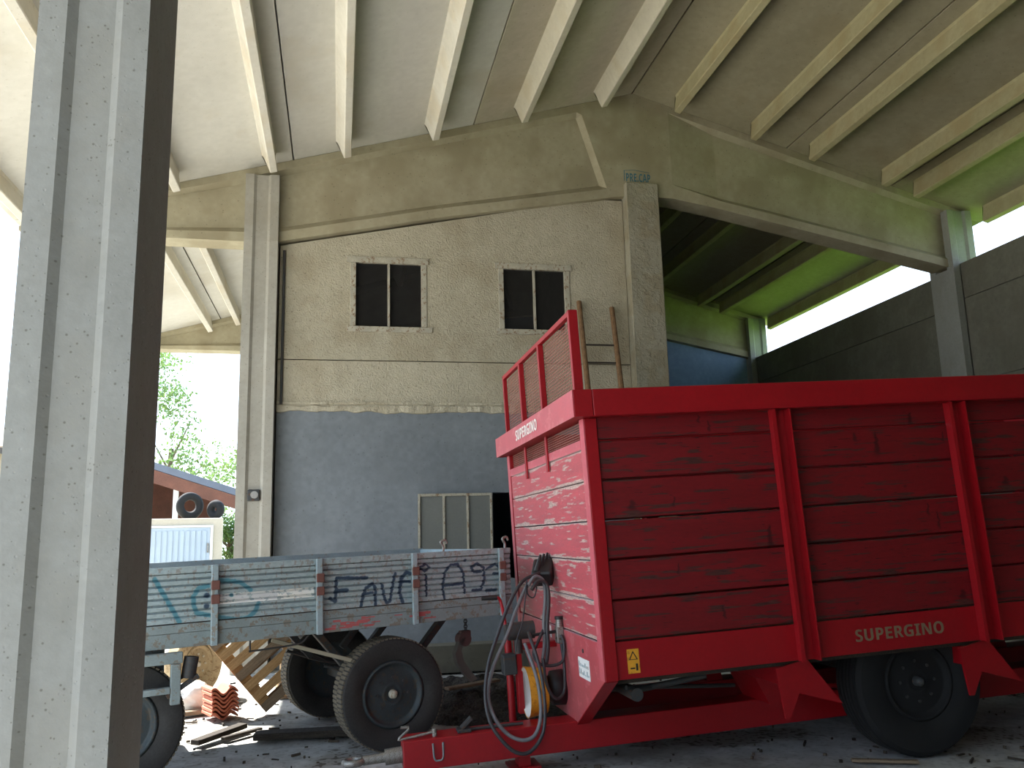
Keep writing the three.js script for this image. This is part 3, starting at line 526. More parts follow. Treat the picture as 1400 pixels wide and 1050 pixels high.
  part('cable', tube([[-2.426, 1.319, 0.3], [-2.449, 1.207, 0.32], [-2.487, 1.039, 0.34], [-2.535, 0.934, 0.36], [-2.55, 0.85, 0.36]], 0.005, 6), M.hose, w);
  part('cable', tube([[-2.427, 1.304, 0.3], [-2.428, 1.219, 0.3], [-2.388, 1.191, 0.3], [-2.363, 1.248, 0.3], [-2.37, 1.299, 0.3]], 0.005, 6), M.hose, w);
  part('valve_block', [box(-2.25, -2.197, 0.87, 0.98, 0.27, 0.34, 0.008), rod([-2.22, 0.98, 0.305], [-2.22, 1.03, 0.305], 0.028, 12, 0.022)], M.steel, w, 'grey hydraulic valve block');
  part('valve_knob', rod([-2.22, 1.03, 0.305], [-2.22, 1.05, 0.305], 0.03, 12), M.black, w);
  part('valve_pipe', rod([-2.25, 0.95, 0.31], [-2.42, 0.94, 0.31], 0.011, 8), M.black, w);
  // power take-off with its yellow guard, gearbox and bracket
  part('gearbox_bracket', [box(-2.50, -2.46, 0.389, 0.90, 0.02, 0.10, 0.004), box(-2.46, -2.18, 0.82, 0.86, 0.02, 0.10, 0.004)], M.red, w);
  part('gearbox', [rod([-2.55, 0.955, 0.10], [-2.36, 0.955, 0.10], 0.062, 20), rod([-2.57, 0.955, 0.10], [-2.55, 0.955, 0.10], 0.05, 16), rod([-2.48, 0.90, 0.10], [-2.48, 0.80, 0.10], 0.03, 12), box(-2.60, -2.50, 0.66, 0.80, 0.02, 0.12, 0.012)], M.darkSteel, w);
  part('shaft_guard', (() => { const g = new THREE.LatheGeometry([[0.150, 0.13], [0.172, 0.0], [0.168, 0.0], [0.145, 0.128], [0.07, 0.13], [0.07, 0.134], [0.150, 0.134]].map(([r, y]) => new THREE.Vector2(r, y)), 40); g.rotateZ(-Math.PI / 2); g.translate(-2.47, 0.55, 0.2); return uvm(g); })(), M.yellow, w, 'yellow plastic shaft guard cone');
  part('shaft_cover', (() => { const g = new THREE.LatheGeometry([[0.0, 0.0], [0.06, 0.0], [0.09, 0.05], [0.115, 0.06], [0.12, 0.16], [0, 0.16]].map(([r, y]) => new THREE.Vector2(r, y)), 32); g.rotateZ(-Math.PI / 2); g.translate(-2.345, 0.56, 0.2); return uvm(g); })(), M.black, w, 'black shaft cover');
  part('guard_lining', (() => { const g = new THREE.LatheGeometry([[0.138, 0.124], [0.163, 0.002], [0.1665, 0.002], [0.1435, 0.124], [0.071, 0.1275], [0.071, 0.124]].map(([r, y]) => new THREE.Vector2(r, y)), 40); g.rotateZ(-Math.PI / 2); g.translate(-2.47, 0.55, 0.2); return uvm(g); })(), M.white, w, 'pale inside of the shaft guard');
  // parking jack with cranked handle, drawbar fittings
  part('jack_tube', rod([-2.535, 0.14, 0.0], [-2.535, 0.90, 0.0], 0.026, 14), M.red, w);
  part('jack_crank', tube([[-2.535, 0.88, 0.0], [-2.54, 1.02, -0.04], [-2.545, 1.13, -0.1], [-2.56, 1.175, -0.1], [-2.585, 1.182, -0.1]], 0.012, 8), M.red, w);
  part('crank_grip', rod([-2.575, 1.18, -0.1], [-2.69, 1.186, -0.1], 0.017, 10), M.black, w, 'black rubber crank grip');
  part('support_leg', [box(-2.60, -2.52, 0.135, 0.204, 0.33, 0.45), box(-2.66, -2.46, 0.125, 0.14, 0.28, 0.50)], M.red, w);
  part('spring_hook', tube([[-3.355, 0.46, 0.42], [-3.30, 0.45, 0.42], [-3.37, 0.395, 0.44], [-3.33, 0.393, 0.44], [-3.14, 0.415, 0.44]], 0.009, 8), M.steel, w);
  part('hook_bolt', [rod([-3.14, 0.388, 0.44], [-3.14, 0.435, 0.44], 0.016, 8), rod([-3.14, 0.41, 0.40], [-3.14, 0.41, 0.48], 0.008, 6)], M.steel, w);
  part('chain_loop', tube([[-3.16, 0.36, 0.505], [-3.155, 0.27, 0.515], [-3.13, 0.255, 0.515], [-3.10, 0.27, 0.515], [-3.095, 0.36, 0.505]], 0.006, 6), M.greyRail, w, 'rusty wire loop');
  part('latch_pedal', [box(-2.99, -2.90, 0.389, 0.41, 0.36, 0.46, 0.004), bar([-2.96, 0.41, 0.41], [-2.89, 0.47, 0.41], 0.07, 0.02, 0.004), rod([-2.95, 0.40, 0.41], [-2.55, 0.40, 0.43], 0.010, 8)], M.darkSteel, w);
}

// ---------------------------------------------------------------- grey farm trailer with drop sides
{
  const t = thing('farm_trailer', 'grey drop-side farm trailer with blue spray-painted writing on its ribbed side', 'trailer', [0.43, 0, -6.40]);
  t.rotation.set(0, 18 * Math.PI / 180, 0.022, 'YXZ');
  const S0 = -2.45, S1 = 0.985, ZF = -1.75;
  const strokes = [
    [0.03, 0, [[-1.635, 1.331], [-1.56, 1.20], [-1.479, 1.053]]],
    [0.03, 0, [[-1.307, 1.266], [-1.366, 1.256], [-1.397, 1.203], [-1.391, 1.142], [-1.373, 1.098], [-1.295, 1.078], [-1.253, 1.065], [-1.192, 1.05], [-1.112, 1.034], [-1.05, 1.038], [-1.002, 1.076], [-0.978, 1.127]]],
    [0.03, 0, [[-1.252, 1.3], [-1.176, 1.29], [-1.095, 1.275], [-1.032, 1.222]]], [0.035, 1, [[-1.315, 1.206], [-1.312, 1.205]]], [0.035, 1, [[-1.314, 1.135], [-1.311, 1.135]]], [0.025, 0, [[-1.156, 1.198], [-1.153, 1.196]]],
    [0.024, 1, [[-0.204, 1.244], [-0.432, 1.259], [-0.445, 1.094], [-0.481, 1.122]]], [0.03, 1, [[-0.439, 1.169], [-0.358, 1.168]]],
    [0.024, 1, [[-0.257, 1.05], [-0.25, 1.078], [-0.216, 1.173], [-0.165, 1.2], [-0.144, 1.167], [-0.147, 1.045]]], [0.02, 1, [[-0.238, 1.133], [-0.166, 1.138]]],
    [0.022, 1, [[-0.093, 1.19], [-0.077, 1.1], [-0.061, 1.055], [-0.033, 1.071], [-0.007, 1.194], [0.012, 1.261]]],
    [0.028, 1, [[0.064, 1.05], [0.043, 1.122], [0.057, 1.221], [0.104, 1.266], [0.133, 1.253]]], [0.022, 1, [[0.056, 1.2], [0.126, 1.196]]],
    [0.018, 1, [[0.257, 1.235], [0.258, 1.085]]], [0.018, 1, [[0.205, 1.292], [0.259, 1.315], [0.288, 1.287], [0.246, 1.262], [0.205, 1.292]]],
    [0.02, 1, [[0.401, 1.05], [0.393, 1.145], [0.414, 1.246], [0.465, 1.298], [0.521, 1.3], [0.569, 1.236], [0.575, 1.082]]], [0.02, 1, [[0.393, 1.145], [0.553, 1.15]]], [0.025, 1, [[0.591, 1.323], [0.593, 1.322]]],
    [0.022, 1, [[0.721, 1.232], [0.663, 1.23], [0.639, 1.265], [0.692, 1.295], [0.748, 1.258], [0.75, 1.164], [0.715, 1.094], [0.645, 1.094]]],
    [0.02, 1, [[0.773, 1.246], [0.846, 1.281], [0.91, 1.237], [0.901, 1.204], [0.83, 1.209]]], [0.018, 1, [[0.9, 1.176], [0.924, 1.129], [0.896, 1.097]]], [0.024, 1, [[0.766, 1.085], [0.85, 1.084]]],
  ].map(([w, k, p]) => ({ w, k, p, x0: Math.min(...p.map((q) => q[0])) - w, x1: Math.max(...p.map((q) => q[0])) + w }));
  const dseg = (x, y, a, b) => { const dx = b[0] - a[0], dy = b[1] - a[1], t2 = Math.max(0, Math.min(1, ((x - a[0]) * dx + (y - a[1]) * dy) / (dx * dx + dy * dy + 1e-9))); return Math.hypot(x - a[0] - dx * t2, y - a[1] - dy * t2); };
  const LEN = S1 - S0, V0 = 1.045, V1 = 1.40;
  const sideMap = dataTex(2048, 212, (u, v) => {
    const x = S0 + u * LEN, y = V0 + v * (V1 - V0);
    let c = mix([142, 162, 168], [158, 168, 166], fbm(u, v * 0.3, 24, 3, 2001)).map((k) => k + (fbm((u * 6) % 1, v, 32, 2, 2011) - 0.5) * 26);
    c = mix(c, [120, 96, 78], sst(0.66, 0.72, fbm((u * 6) % 1, v * 0.4, 32, 4, 2021) + (v > 0.88 ? 0.10 : 0) + (v < 0.08 ? 0.08 : 0)) * 0.4);
    if (x > -1.25 && x < -0.597 && y > 1.142 && y < 1.208) { const n = fbm((u * 5) % 1, v, 32, 3, 2031); const edge = Math.min(y - 1.142, 1.208 - y); c = mix(c, x < -0.85 ? (edge > 0.016 ? [204, 206, 206] : [238, 238, 234]) : [236, 234, 226], n < 0.62 ? 0.95 : 0.25); }
    for (const s of strokes) if (x > s.x0 && x < s.x1) {
      let d = 9; for (let i = 0; i + 1 < s.p.length; i++) d = Math.min(d, dseg(x, y, s.p[i], s.p[i + 1]));
      const a = 1 - sst(s.w * 0.30, s.w * 0.62, d + (fbm((u * 8) % 1, v, 32, 2, 2041) - 0.5) * 0.008); if (a > 0) c = mix(c, s.k ? [38, 58, 78] : [62, 122, 138], a * (s.k ? 0.9 : 0.8));
    }
    return c;
  });
  sideMap.wrapS = sideMap.wrapT = THREE.ClampToEdgeWrapping;
  const mSide = std({ map: sideMap, roughness: 0.55 });
  // ribbed profile (v, z): raised bands separated by narrow grooves
  const ribbed = (z, dir) => {
    const pr = [[V0, z - dir * 0.028], [V0, z + dir * 0.004]]; let v = V0 + 0.03;
    pr.push([v - 0.004, z + dir * 0.004], [v + 0.008, z - dir * 0.012]);
    for (; v < V1 - 0.075; v += 0.040) pr.push([v + 0.012, z - dir * 0.001], [v + 0.036, z + dir * 0.002], [v + 0.0385, z - dir * 0.016], [v + 0.044, z - dir * 0.018]);
    pr.push([V1 - 0.045, z - dir * 0.004], [V1 - 0.040, z + dir * 0.012], [V1, z + dir * 0.012], [V1, z - dir * 0.03]);
    return pr;
  };
  const sideGeo = (z, dir) => {
    const pr = ribbed(z, dir), ring = (s) => pr.map(([v, zz]) => [s, v, zz]), g = loft(dir > 0 ? [ring(S1), ring(S0)] : [ring(S0), ring(S1)]), p = g.attributes.position, uv = g.attributes.uv;
    for (let i = 0; i < p.count; i++) uv.setXY(i, (p.getX(i) - S0) / LEN, (p.getY(i) - V0) / (V1 - V0)); return g;
  };
  part('drop_side', sideGeo(0, 1), mSide, t, 'ribbed grey side with blue graffiti letters and a white band');
  part('drop_side', uvm(sideGeo(ZF, -1)), M.greyPaint, t);
  part('end_board', box(S1 - 0.03, S1, V0, V1 - 0.01, ZF + 0.03, -0.035), M.greyPaint, t);
  part('end_board', box(S0, S0 + 0.03, V0, V1 - 0.01, ZF + 0.03, -0.035), M.greyPaint, t);
  part('bed', box(S0, S1, 0.985, 1.043, ZF + 0.005, -0.005), M.darkWood, t);
  const rail = part('bed_rail', [box(S0, S1, 0.89, 0.983, -0.06, 0.008, 0.004), box(S0, S1, 0.984, 1.038, -0.004, 0.012, 0.003)], M.greyRail, t, 'grey bed rail with red paint smears');
  part('paint_smear', Array.from({ length: 26 }, () => { const s = -0.53 + Math.pow(rnd(), 1.4) * 0.9, y = 0.905 + rnd() * 0.06; return box(s, s + 0.03 + rnd() * 0.07, y, y + 0.006 + rnd() * 0.012, 0.0075, 0.0085 + rnd() * 0.0006); }), std({ color: new THREE.Color().setRGB(0.42, 0.10, 0.10), roughness: 0.8 }), rail, 'smeared red paint').userData.kind = 'stuff';
  part('bed_rail', box(S0, S1, 0.89, 0.983, ZF - 0.008, ZF + 0.06, 0.004), M.greyRail, t);
  for (const z of [0, 1]) for (const s of [-1.97, -1.268, -0.566, 0.155, 0.89]) {
    const zz = z ? ZF : 0, d = z ? -1 : 1;
    const p = part('stanchion', box(s - 0.022, s + 0.022, 0.885, V1, zz + d * 0.0125, zz + d * 0.042, 0.006), M.greyPaint, t);
    for (const y of [1.15, 1.24]) part('hinge', box(s - 0.026, s + 0.03, y, y + 0.06, zz + d * 0.043, zz + d * 0.055, 0.01), M.rust, p, 'rusty hinge plate');
  }
  for (const s of [0.41, 0.95]) part('side_latch', tube([[s, 1.36, -0.02], [s + 0.005, 1.43, -0.02], [s - 0.015, 1.47, -0.02], [s + 0.02, 1.485, -0.02], [s + 0.035, 1.46, -0.02]], 0.010, 8), M.steel, t);
  // chassis
  for (const z of [-0.42, -1.33]) part('chassis_beam', box(S0 + 0.1, S1 - 0.06, 0.882, 0.984, z - 0.04, z + 0.04, 0.004), M.darkSteel, t);
  for (let s = S0 + 0.2; s < S1; s += 0.6) part('cross_member', box(s - 0.03, s + 0.03, 0.89, 0.984, ZF + 0.07, -0.065), M.darkSteel, t);
  const fy = (s) => -s * 0.022;
  const wm = { tyre: M.rubber, tread: M.dustyRubber, rim: M.hub, hub: M.frame, bolt: M.darkSteel };
  for (const s of [0, -1.82]) {
    for (const z of [-0.14, -1.60]) wheel(t, [s, 0.405 + fy(s), z], z < -1, 0.405, 0.23, 0.232, wm, 78, 0);
    part('axle', bar([s, 0.41 + fy(s), -1.52], [s, 0.41 + fy(s), -0.24], 0.08, 0.08, 0.01), M.darkSteel, t);
    for (const z of [-0.36, -1.38]) part('leaf_spring', [0, 1, 2, 3].map((k) => tube([[s - 0.42 + k * 0.07, 0.62 + fy(s) - k * 0.014, z], [s, 0.49 + fy(s) - k * 0.004, z], [s + 0.42 - k * 0.07, 0.62 + fy(s) - k * 0.014, z]], 0.014, 6, 12)), M.darkSteel, t);
  }
  for (const z of [-0.36, -1.38]) for (const [a, b] of [[-0.50, -0.22], [0.56, 0.25]]) part('spring_hanger', bar([a, 0.885, z], [b, 0.55, z], 0.07, 0.05, 0.005), M.darkSteel, t);
  part('spring_hanger', bar([0.30, 0.885, -1.38], [0.05, 0.60, -1.38], 0.06, 0.05, 0.005), M.darkSteel, t);
  part('brake_rod', bar([-0.86, 0.865, -0.12], [-0.27, 0.66, -0.12], 0.028, 0.028, 0.005), std({ color: new THREE.Color().setRGB(0.36, 0.33, 0.24), roughness: 0.7 }), t, 'pale brake rod');
  part('tool_hanger', tube([[-1.02, 0.89, -0.05], [-1.02, 0.82, -0.05], [-1.0, 0.815, -0.05], [-0.70, 0.83, -0.05], [-0.62, 0.88, -0.05]], 0.007, 6), M.darkSteel, t);
  // turntable and steering frame
  part('turntable', [new THREE.CylinderGeometry(0.36, 0.36, 0.03, 40).translate(-1.93, 0.745, -0.875), new THREE.CylinderGeometry(0.34, 0.34, 0.03, 40).translate(-1.93, 0.70, -0.875)].map((g) => uvm(g)), M.darkSteel, t);
  part('steering_frame', [box(-2.25, -1.55, 0.62, 0.68, -1.25, -1.19), box(-2.25, -1.55, 0.62, 0.68, -0.55, -0.49), box(-1.60, -1.54, 0.62, 0.86, -0.32, -0.26), box(-1.92, -1.54, 0.80, 0.86, -0.32, -0.26), box(-1.92, -1.54, 0.58, 0.64, -0.32, -0.26), box(-1.56, -1.50, 0.58, 0.88, -0.54, -0.48)], M.greyRail, t);
  part('axle_bracket', [box(-1.78, -1.46, 0.80, 0.87, 0.0, 0.05, 0.006), box(-1.53, -1.47, 0.55, 0.799, 0.0, 0.05, 0.006), box(-1.78, -1.531, 0.62, 0.66, 0.0, 0.05, 0.006)], M.greyRail, t);
  part('brake_cylinder', [rod([-1.42, 0.70, 0.0], [-1.40, 0.83, 0.0], 0.045, 14), bar([-1.55, 0.60, 0.02], [-1.36, 0.71, 0.02], 0.03, 0.03, 0.004)], M.darkSteel, t);
  part('drawbar', [bar([-2.25, 0.62, -1.2], [-2.62, 0.45, -0.95], 0.06, 0.06), bar([-2.25, 0.62, -0.55], [-2.62, 0.45, -0.85], 0.06, 0.06)], M.greyRail, t);
  // hook block hanging under the bed
  part('hanging_chain', Array.from({ length: 6 }, (_, k) => new THREE.TorusGeometry(0.014, 0.0045, 6, 12).rotateY(k % 2 ? Math.PI / 2 : 0).translate(0.72, 0.875 - k * 0.02, -0.30)), M.darkSteel, t);
  part('hook_block', [rod([0.70, 0.70, -0.27], [0.70, 0.70, -0.35], 0.055, 16), box(0.67, 0.76, 0.70, 0.765, -0.34, -0.28, 0.01)], std({ color: new THREE.Color().setRGB(0.10, 0.05, 0.045), roughness: 0.8 }), t, 'dark red pulley block');
  part('hanging_strap', loft([[0.655, 0.70], [0.61, 0.60], [0.625, 0.52], [0.68, 0.44], [0.74, 0.37]].map(([s, v]) => [[s, v, -0.27], [s + 0.055, v + 0.02, -0.27], [s + 0.055, v + 0.02, -0.33], [s, v, -0.33]])), std({ color: new THREE.Color().setRGB(0.11, 0.10, 0.085), roughness: 0.8 }), t);
}
console.log('vehicles done');

// ---------------------------------------------------------------- ladder against the gable wall
{
  const l = thing('wooden_ladder', 'weathered wooden ladder leaning on the gable wall beside the central column', 'ladder', [3.485, 0, -9.95]);
  const top = 4.72, back = -(10.93 - 9.95);
  for (const x of [-0.235, 0.235]) {
    const k = x > 0 ? -0.08 : 0, pts = [];
    part('ladder_rail', rod([x, 0, 0], [x * 0.96 + (x > 0 ? 0.02 : 0), top + k, back * (top + k) / top], 0.044, 9, 0.036), M.oldWood, l);
  }
  for (const y of [0.35, 0.7, 1.05, 1.4, 1.75, 2.1, 2.45, 2.8, 3.1, 3.81, 4.07]) { const z = back * y / top; part('rung', rod([-0.232, y, z], [0.235, y, z], 0.013, 8), M.darkWood, l); }
}
// ---------------------------------------------------------------- pallets
function pallet(name, label, group) {
  const p = thing(name, label, 'pallet', [0, 0, 0], group);                                     // local: x along slats 1.2, y across 1.0, z thickness
  for (let k = 0; k < 7; k++) { const y = 0.0 + k * 0.1175; part('slat', uvm(box(0, 1.0, y, y + 0.08, 0.118, 0.14, 0.003), rnd() * 2), k % 3 ? M.wood : M.greyWood, p); }
  for (const x of [0.0, 0.45, 0.9]) part('stringer', uvm(box(x, x + 0.1, 0, 0.785, 0.022, 0.117, 0.004), rnd() * 2), M.wood, p);
  for (const y of [0, 0.342, 0.685]) part('bottom_board', uvm(box(0, 1.0, y, y + 0.1, 0, 0.0215, 0.003), rnd() * 2), M.greyWood, p);
  return p;
}
{
  const a = pallet('wooden_pallet', 'pale wooden pallet standing tilted on one corner under the grey trailer');
  a.position.set(-0.625, 0.004, -8.30); a.rotation.set(-0.16, 0.10, 40 * Math.PI / 180, 'YXZ');
  const b = pallet('wooden_pallet', 'wooden pallet lying flat on the floor, lowest of the pile behind the tilted pallet');
  b.position.set(-0.55, 0.0, -8.95); b.rotation.set(-Math.PI / 2, 0, 0.12, 'YXZ');
  const c = pallet('wooden_pallet', 'wooden pallet lying flat on top of another behind the tilted pallet');
  c.position.set(-0.52, 0.143, -8.93); c.rotation.set(-Math.PI / 2, 0, 0.10, 'YXZ');
}
// ---------------------------------------------------------------- roof tiles
{
  const tileGeo = (() => {
    const N = 20, up = [], dn = [], prof = (t) => 0.028 * Math.sin(t * Math.PI * 3 + 0.5);
    for (let i = 0; i <= N; i++) { const t = i / N; up.push([t * 0.235, prof(t) + 0.018]); dn.push([t * 0.235, prof(t)]); }
    return prism([...up, ...dn.reverse()], -0.27, 0);
  })();
  const stack = (x, z, turn, n, label, group) => {
    for (let k = 0; k < n; k++) { const m = single('roof_tile', label, 'roof tile', tileGeo, M.terracotta, [x + (rnd() - 0.5) * 0.012, 0.03 + k * 0.034, z + (rnd() - 0.5) * 0.014], group); m.rotation.y = turn + (rnd() - 0.5) * 0.04; }
  };
  stack(-1.055, -8.02, 0.45, 7, 'wavy terracotta roof tile in the stack between white sack and tilted pallet', 'tiles in the stack by the pallet');
}
// ---------------------------------------------------------------- sacks, loose wheel, timbers
function blob(rx, ry, rz, s, amp = 0.16, base = 0) {
  const g = new THREE.SphereGeometry(1, 40, 28), p = g.attributes.position;
  for (let i = 0; i < p.count; i++) {
    const x = p.getX(i), y = p.getY(i), z = p.getZ(i), n = fbm((x + 2) / 4, (y + z * 0.7 + 3) / 6, 10, 4, s) - 0.5, k = 1 + n * amp * 4;
    p.setXYZ(i, x * rx * k, Math.max(base, (y * 0.5 + 0.5 + n * 0.2) * ry * 2 * 0.5 * (1 + 0.0)) , z * rz * k);
  }
  g.computeVertexNormals(); return uvm(g);
}
single('sack', 'crumpled white plastic sack standing behind the terracotta tiles', 'sack', blob(0.20, 0.27, 0.16, 31), M.white, [-1.29, 0, -8.58]);
single('sack', 'low slumped white sack beside the standing sack', 'sack', blob(0.15, 0.16, 0.15, 57), M.white, [-1.72, 0, -8.60]);
{
  const lw = thing('loose_wheel', 'old tan dusty wheel propped upright behind the white sacks', 'wheel', [-1.40, 0, -9.25]);
  const g = new THREE.Group(); g.name = 'wheel_assembly'; g.position.y = 0.335; g.rotation.y = 0.95; lw.add(g);
  wheelParts(g, 0.335, 0.16, 0.19, { tyre: M.rustyTyre, rim: M.rustyTyre, hub: M.cream }, 0, 0);
  while (g.children.length) lw.add(...g.children.splice(0).map((c) => { c.applyMatrix4(g.matrix.compose(g.position, g.quaternion, g.scale)); c.parent = null; return c; })); lw.remove(g);
}
const timber = (label, a, b, w, h, m, name = 'timber') => { const mid = [(a[0] + b[0]) / 2, 0, (a[2] + b[2]) / 2]; return single(name, label, 'timber', bar([a[0] - mid[0], a[1], a[2] - mid[2]], [b[0] - mid[0], b[1], b[2] - mid[2]], w, h, 0.008), m, mid); };
timber('short dark broken board lying near the trailer drawbar', [-1.05, 0.03, -7.12], [-0.74, 0.05, -7.55], 0.09, 0.04, M.darkWood);
timber('thin dark splinter board lying beside the broken board', [-0.86, 0.025, -7.22], [-0.60, 0.025, -7.50], 0.05, 0.025, M.darkWood);
timber('long dark plank lying on the floor in front of the trailer wheels', [-0.62, 0.035, -7.20], [0.22, 0.035, -7.12], 0.16, 0.05, M.darkWood);
timber('grey plank lying on the floor beside the white sack', [-1.9, 0.03, -8.15], [-1.15, 0.03, -8.42], 0.12, 0.04, M.greyWood);
timber('weathered squared concrete beam lying at the foot of the gable wall', [0.75, 0.16, -10.05], [3.4, 0.16, -10.0], 0.28, 0.30, M.wallPanel, 'lying_beam');  // a concrete beam, made with the timber function
timber('pale board resting on the dark rubbish heap', [0.95, 0.20, -7.75], [1.45, 0.22, -7.95], 0.09, 0.025, M.greyWood);
{ // dark rubbish heap by the trailer wheel
  const g = new THREE.PlaneGeometry(1.9, 2.3, 70, 80).rotateX(-Math.PI / 2), p = g.attributes.position;
  for (let i = 0; i < p.count; i++) { const x = p.getX(i) / 0.95, z = p.getZ(i) / 1.15, e = Math.max(0, 1 - x * x - z * z); p.setY(i, -0.03 + Math.sqrt(e) * (0.10 + 0.16 * fbm((x + 1) / 2, (z + 1) / 2, 9, 4, 711)) + 0.03 * (fbm((x + 1) / 2, (z + 1) / 2, 40, 2, 720) - 0.5)); }
  g.computeVertexNormals();
  single('rubbish_heap', 'low heap of dark soil and straw beside the trailer wheel', 'heap', uvm(g), M.soil, [1.42, 0, -8.25], null, 'stuff');
}
{ // loose wood chips over the floor
  const N = 650, m = new THREE.InstancedMesh(new THREE.BoxGeometry(1, 1, 1), M.darkWood, N), o = new THREE.Object3D(), c = new THREE.Color();
  for (let i = 0; i < N; i++) {
    const x = rr(-1.6, 6.5), z = -rr(4.6, 10.2), L = Math.pow(rnd(), 4) * 0.10 + 0.008;
    o.position.set(x, 0.004, z); o.rotation.set(rr(-0.1, 0.1), rnd() * Math.PI, rr(-0.1, 0.1)); o.scale.set(L, 0.006 + rnd() * 0.012, 0.008 + rnd() * 0.014); o.updateMatrix(); m.setMatrixAt(i, o.matrix);
    const k = 0.5 + rnd() * 1.6; m.setColorAt(i, c.setRGB(k, k * 0.95, k * 0.88));
  }
  m.name = 'wood_chips'; m.castShadow = m.receiveShadow = true; scene.add(m); tag(m, 'small wood chips and straw strewn over the barn floor', 'debris', null, 'stuff');
}
timber('pale strip of wood lying under the wagon tyre', [3.30, 0.012, -5.30], [3.68, 0.012, -5.14], 0.05, 0.02, M.greyWood);

// ---------------------------------------------------------------- outside: container, shed, house, trees
{
  const c = thing('storage_container', 'cream storage container with a white ribbed door in the yard', 'container', [-3.05, 0, -19.2]); c.rotation.y = 0.16;
  part('body', [box(-1.6, 0.62, 0, 2.08, -2.4, 0, 0.02)], M.cream, c);
  const d = part('door', box(-1.5, 0.36, 0.05, 1.88, 0.001, 0.03), M.whiteDoor, c, 'white ribbed door');
  for (let k = 0; k < 16; k++) part('door_rib', box(-1.46 + k * 0.112, -1.46 + k * 0.112 + 0.07, 0.08, 1.82, 0.031, 0.045, 0.004), M.whiteDoor, d);
  part('door_handle', box(0.31, 0.335, 1.35, 1.55, 0.031, 0.07, 0.004), M.steel, d);
  part('door_frame', [box(-1.58, 0.42, 1.885, 1.93, 0.001, 0.05, 0.005), box(0.365, 0.42, 0.02, 1.884, 0.001, 0.05, 0.005)], M.white, c);
}
{
  const s = thing('open_shed', 'open shed with a brown fascia and grey roof behind the container', 'shed', [-3.6, 0, -24]);
  part('roof', prism([[-4.2, 4.55], [2.3, 2.32], [2.3, 2.50], [-4.2, 4.75]], -5, 0.25), M.roofGrey, s);
  part('fascia', prism([[-4.2, 4.18], [2.25, 1.98], [2.25, 2.32], [-4.2, 4.54]], 0.2, 0.26), M.brown, s, 'brown fascia board');
  part('rafters', Array.from({ length: 8 }, (_, k) => prism([[-4.2, 4.40], [2.2, 2.20], [2.2, 2.31], [-4.2, 4.53]], -4.7 + k * 0.6, -4.6 + k * 0.6)), M.brown, s);
  for (const x of [-3.6, -0.65]) part('shed_post', box(x - 0.06, x + 0.06, 0, 4.18 - (x + 4.2) * 0.341 + 0.1, 0.02, 0.14), M.white, s);
  part('back_wall', prism([[-4.2, 0], [-0.25, 0], [-0.25, 2.98], [-4.2, 4.38]], -5, -4.9), M.brown, s);
  part('side_wall', box(-4.2, -4.1, 0, 4.35, -4.89, 0), M.brown, s);
}
for (const [x, y, r, a] of [[-3.30, 2.55, 0.31, 0.5], [-2.74, 2.45, 0.22, -0.5]]) {
  single('old_tyre', a > 0 ? 'dark tyre standing on the container roof under the shed eave' : 'smaller dark tyre standing on the container roof under the shed eave', 'tyre', [new THREE.TorusGeometry(r - 0.09, 0.09, 12, 32)], M.blackRubber, [x, 2.08 + r, -20.3]).rotation.y = a;
}
{
  const h = thing('farmhouse', 'farmhouse with a weathered tiled roof across the yard', 'house', [-13, 0, -27]);
  part('walls', box(-5, 2.6, 0, 4.6, -6, 0), M.cream, h);
  part('roof', [prism([[-5.4, 4.5], [3.2, 4.5], [-1.1, 7.0]], -6.5, 0.5)], M.roofGrey, h);
  const rows = [];
  for (let i = 0; i < 16; i++) for (let k = 0; k < 26; k++) { const t = (i + 0.5) / 16; rows.push(bar([3.25 - 4.3 * (t - 0.035), 4.52 + 2.5 * (t - 0.035), 0.4 - k * 0.265], [3.25 - 4.3 * (t + 0.03), 4.56 + 2.5 * (t + 0.03), 0.4 - k * 0.265], 0.17, 0.05)); }
  const rt = part('roof_tiles', rows, M.cream, h, 'pale weathered roof tiles'); rt.userData.kind = 'stuff';
}
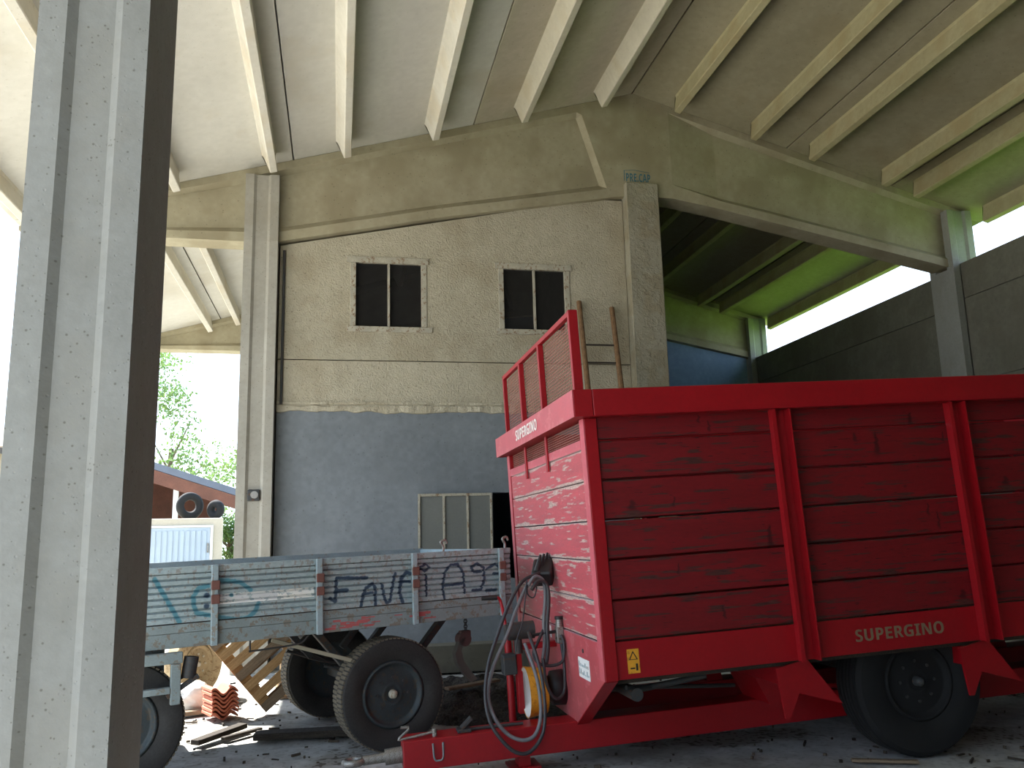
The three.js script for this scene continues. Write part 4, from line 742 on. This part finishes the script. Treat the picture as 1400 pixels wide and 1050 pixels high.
function tree(label, pos, H, R, n, s, low = 0.42) {
  seed = s; const t = thing('tree', label, 'tree', pos, 'trees beyond the shed');
  part('trunk', [rod([0, 0, 0], [0.1, H * 0.55, 0], 0.16, 8, 0.09), rod([0.1, H * 0.5, 0], [R * 0.3, H * 0.66, 0.2], 0.05, 6, 0.015), rod([0.1, H * 0.45, 0], [-R * 0.3, H * 0.62, -0.2], 0.05, 6, 0.015)], M.bark, t);
  const leaf = new THREE.BufferGeometry(); leaf.setAttribute('position', new THREE.Float32BufferAttribute([0, -0.5, 0, 0.28, 0, 0.06, 0, 0.5, 0, 0, -0.5, 0, 0, 0.5, 0, -0.28, 0, 0.06], 3)); leaf.computeVertexNormals(); leaf.setAttribute('uv', new THREE.Float32BufferAttribute(new Float32Array(12), 2));
  const m = new THREE.InstancedMesh(leaf, M.leaf, n), o = new THREE.Object3D(), c = new THREE.Color(), clumps = Array.from({ length: 16 }, () => [rr(-1, 1) * R * 0.8, H * (low + rnd() * (0.97 - low)), rr(-1, 1) * R * 0.7, R * rr(0.25, 0.5)]);
  for (let i = 0; i < n; i++) {
    const [cx, cy, cz, cr] = clumps[Math.floor(rnd() * 16)], a = rnd() * 6.283, b = Math.acos(rr(-1, 1)), q = cr * Math.pow(rnd(), 0.4);
    o.position.set(cx + q * Math.sin(b) * Math.cos(a), cy + q * Math.cos(b) * 0.8, cz + q * Math.sin(b) * Math.sin(a)); o.rotation.set(rnd() * 6, rnd() * 6, rnd() * 6); o.scale.setScalar(rr(0.10, 0.2)); o.updateMatrix(); m.setMatrixAt(i, o.matrix);
    const k = rr(0.8, 1.3); m.setColorAt(i, c.setRGB(k * rr(0.9, 1.2), k, k * rr(0.8, 1.1)));
  }
  m.name = 'foliage'; m.userData.kind = 'stuff'; m.castShadow = m.receiveShadow = true; t.add(m);
}
tree('tall loose-leaved tree rising behind the open shed roof', [-6.2, 0, -33], 9.2, 2.6, 3600, 1001);
tree('airy tree standing behind the low end of the shed', [-3.6, 0, -36], 6.0, 2.2, 3000, 1002);
tree('dense green tree between the container and the wall-corner column', [-3.7, 0, -30.5], 3.0, 1.3, 4200, 1003, 0.12);
//@@END
renderer.render(scene, camera);
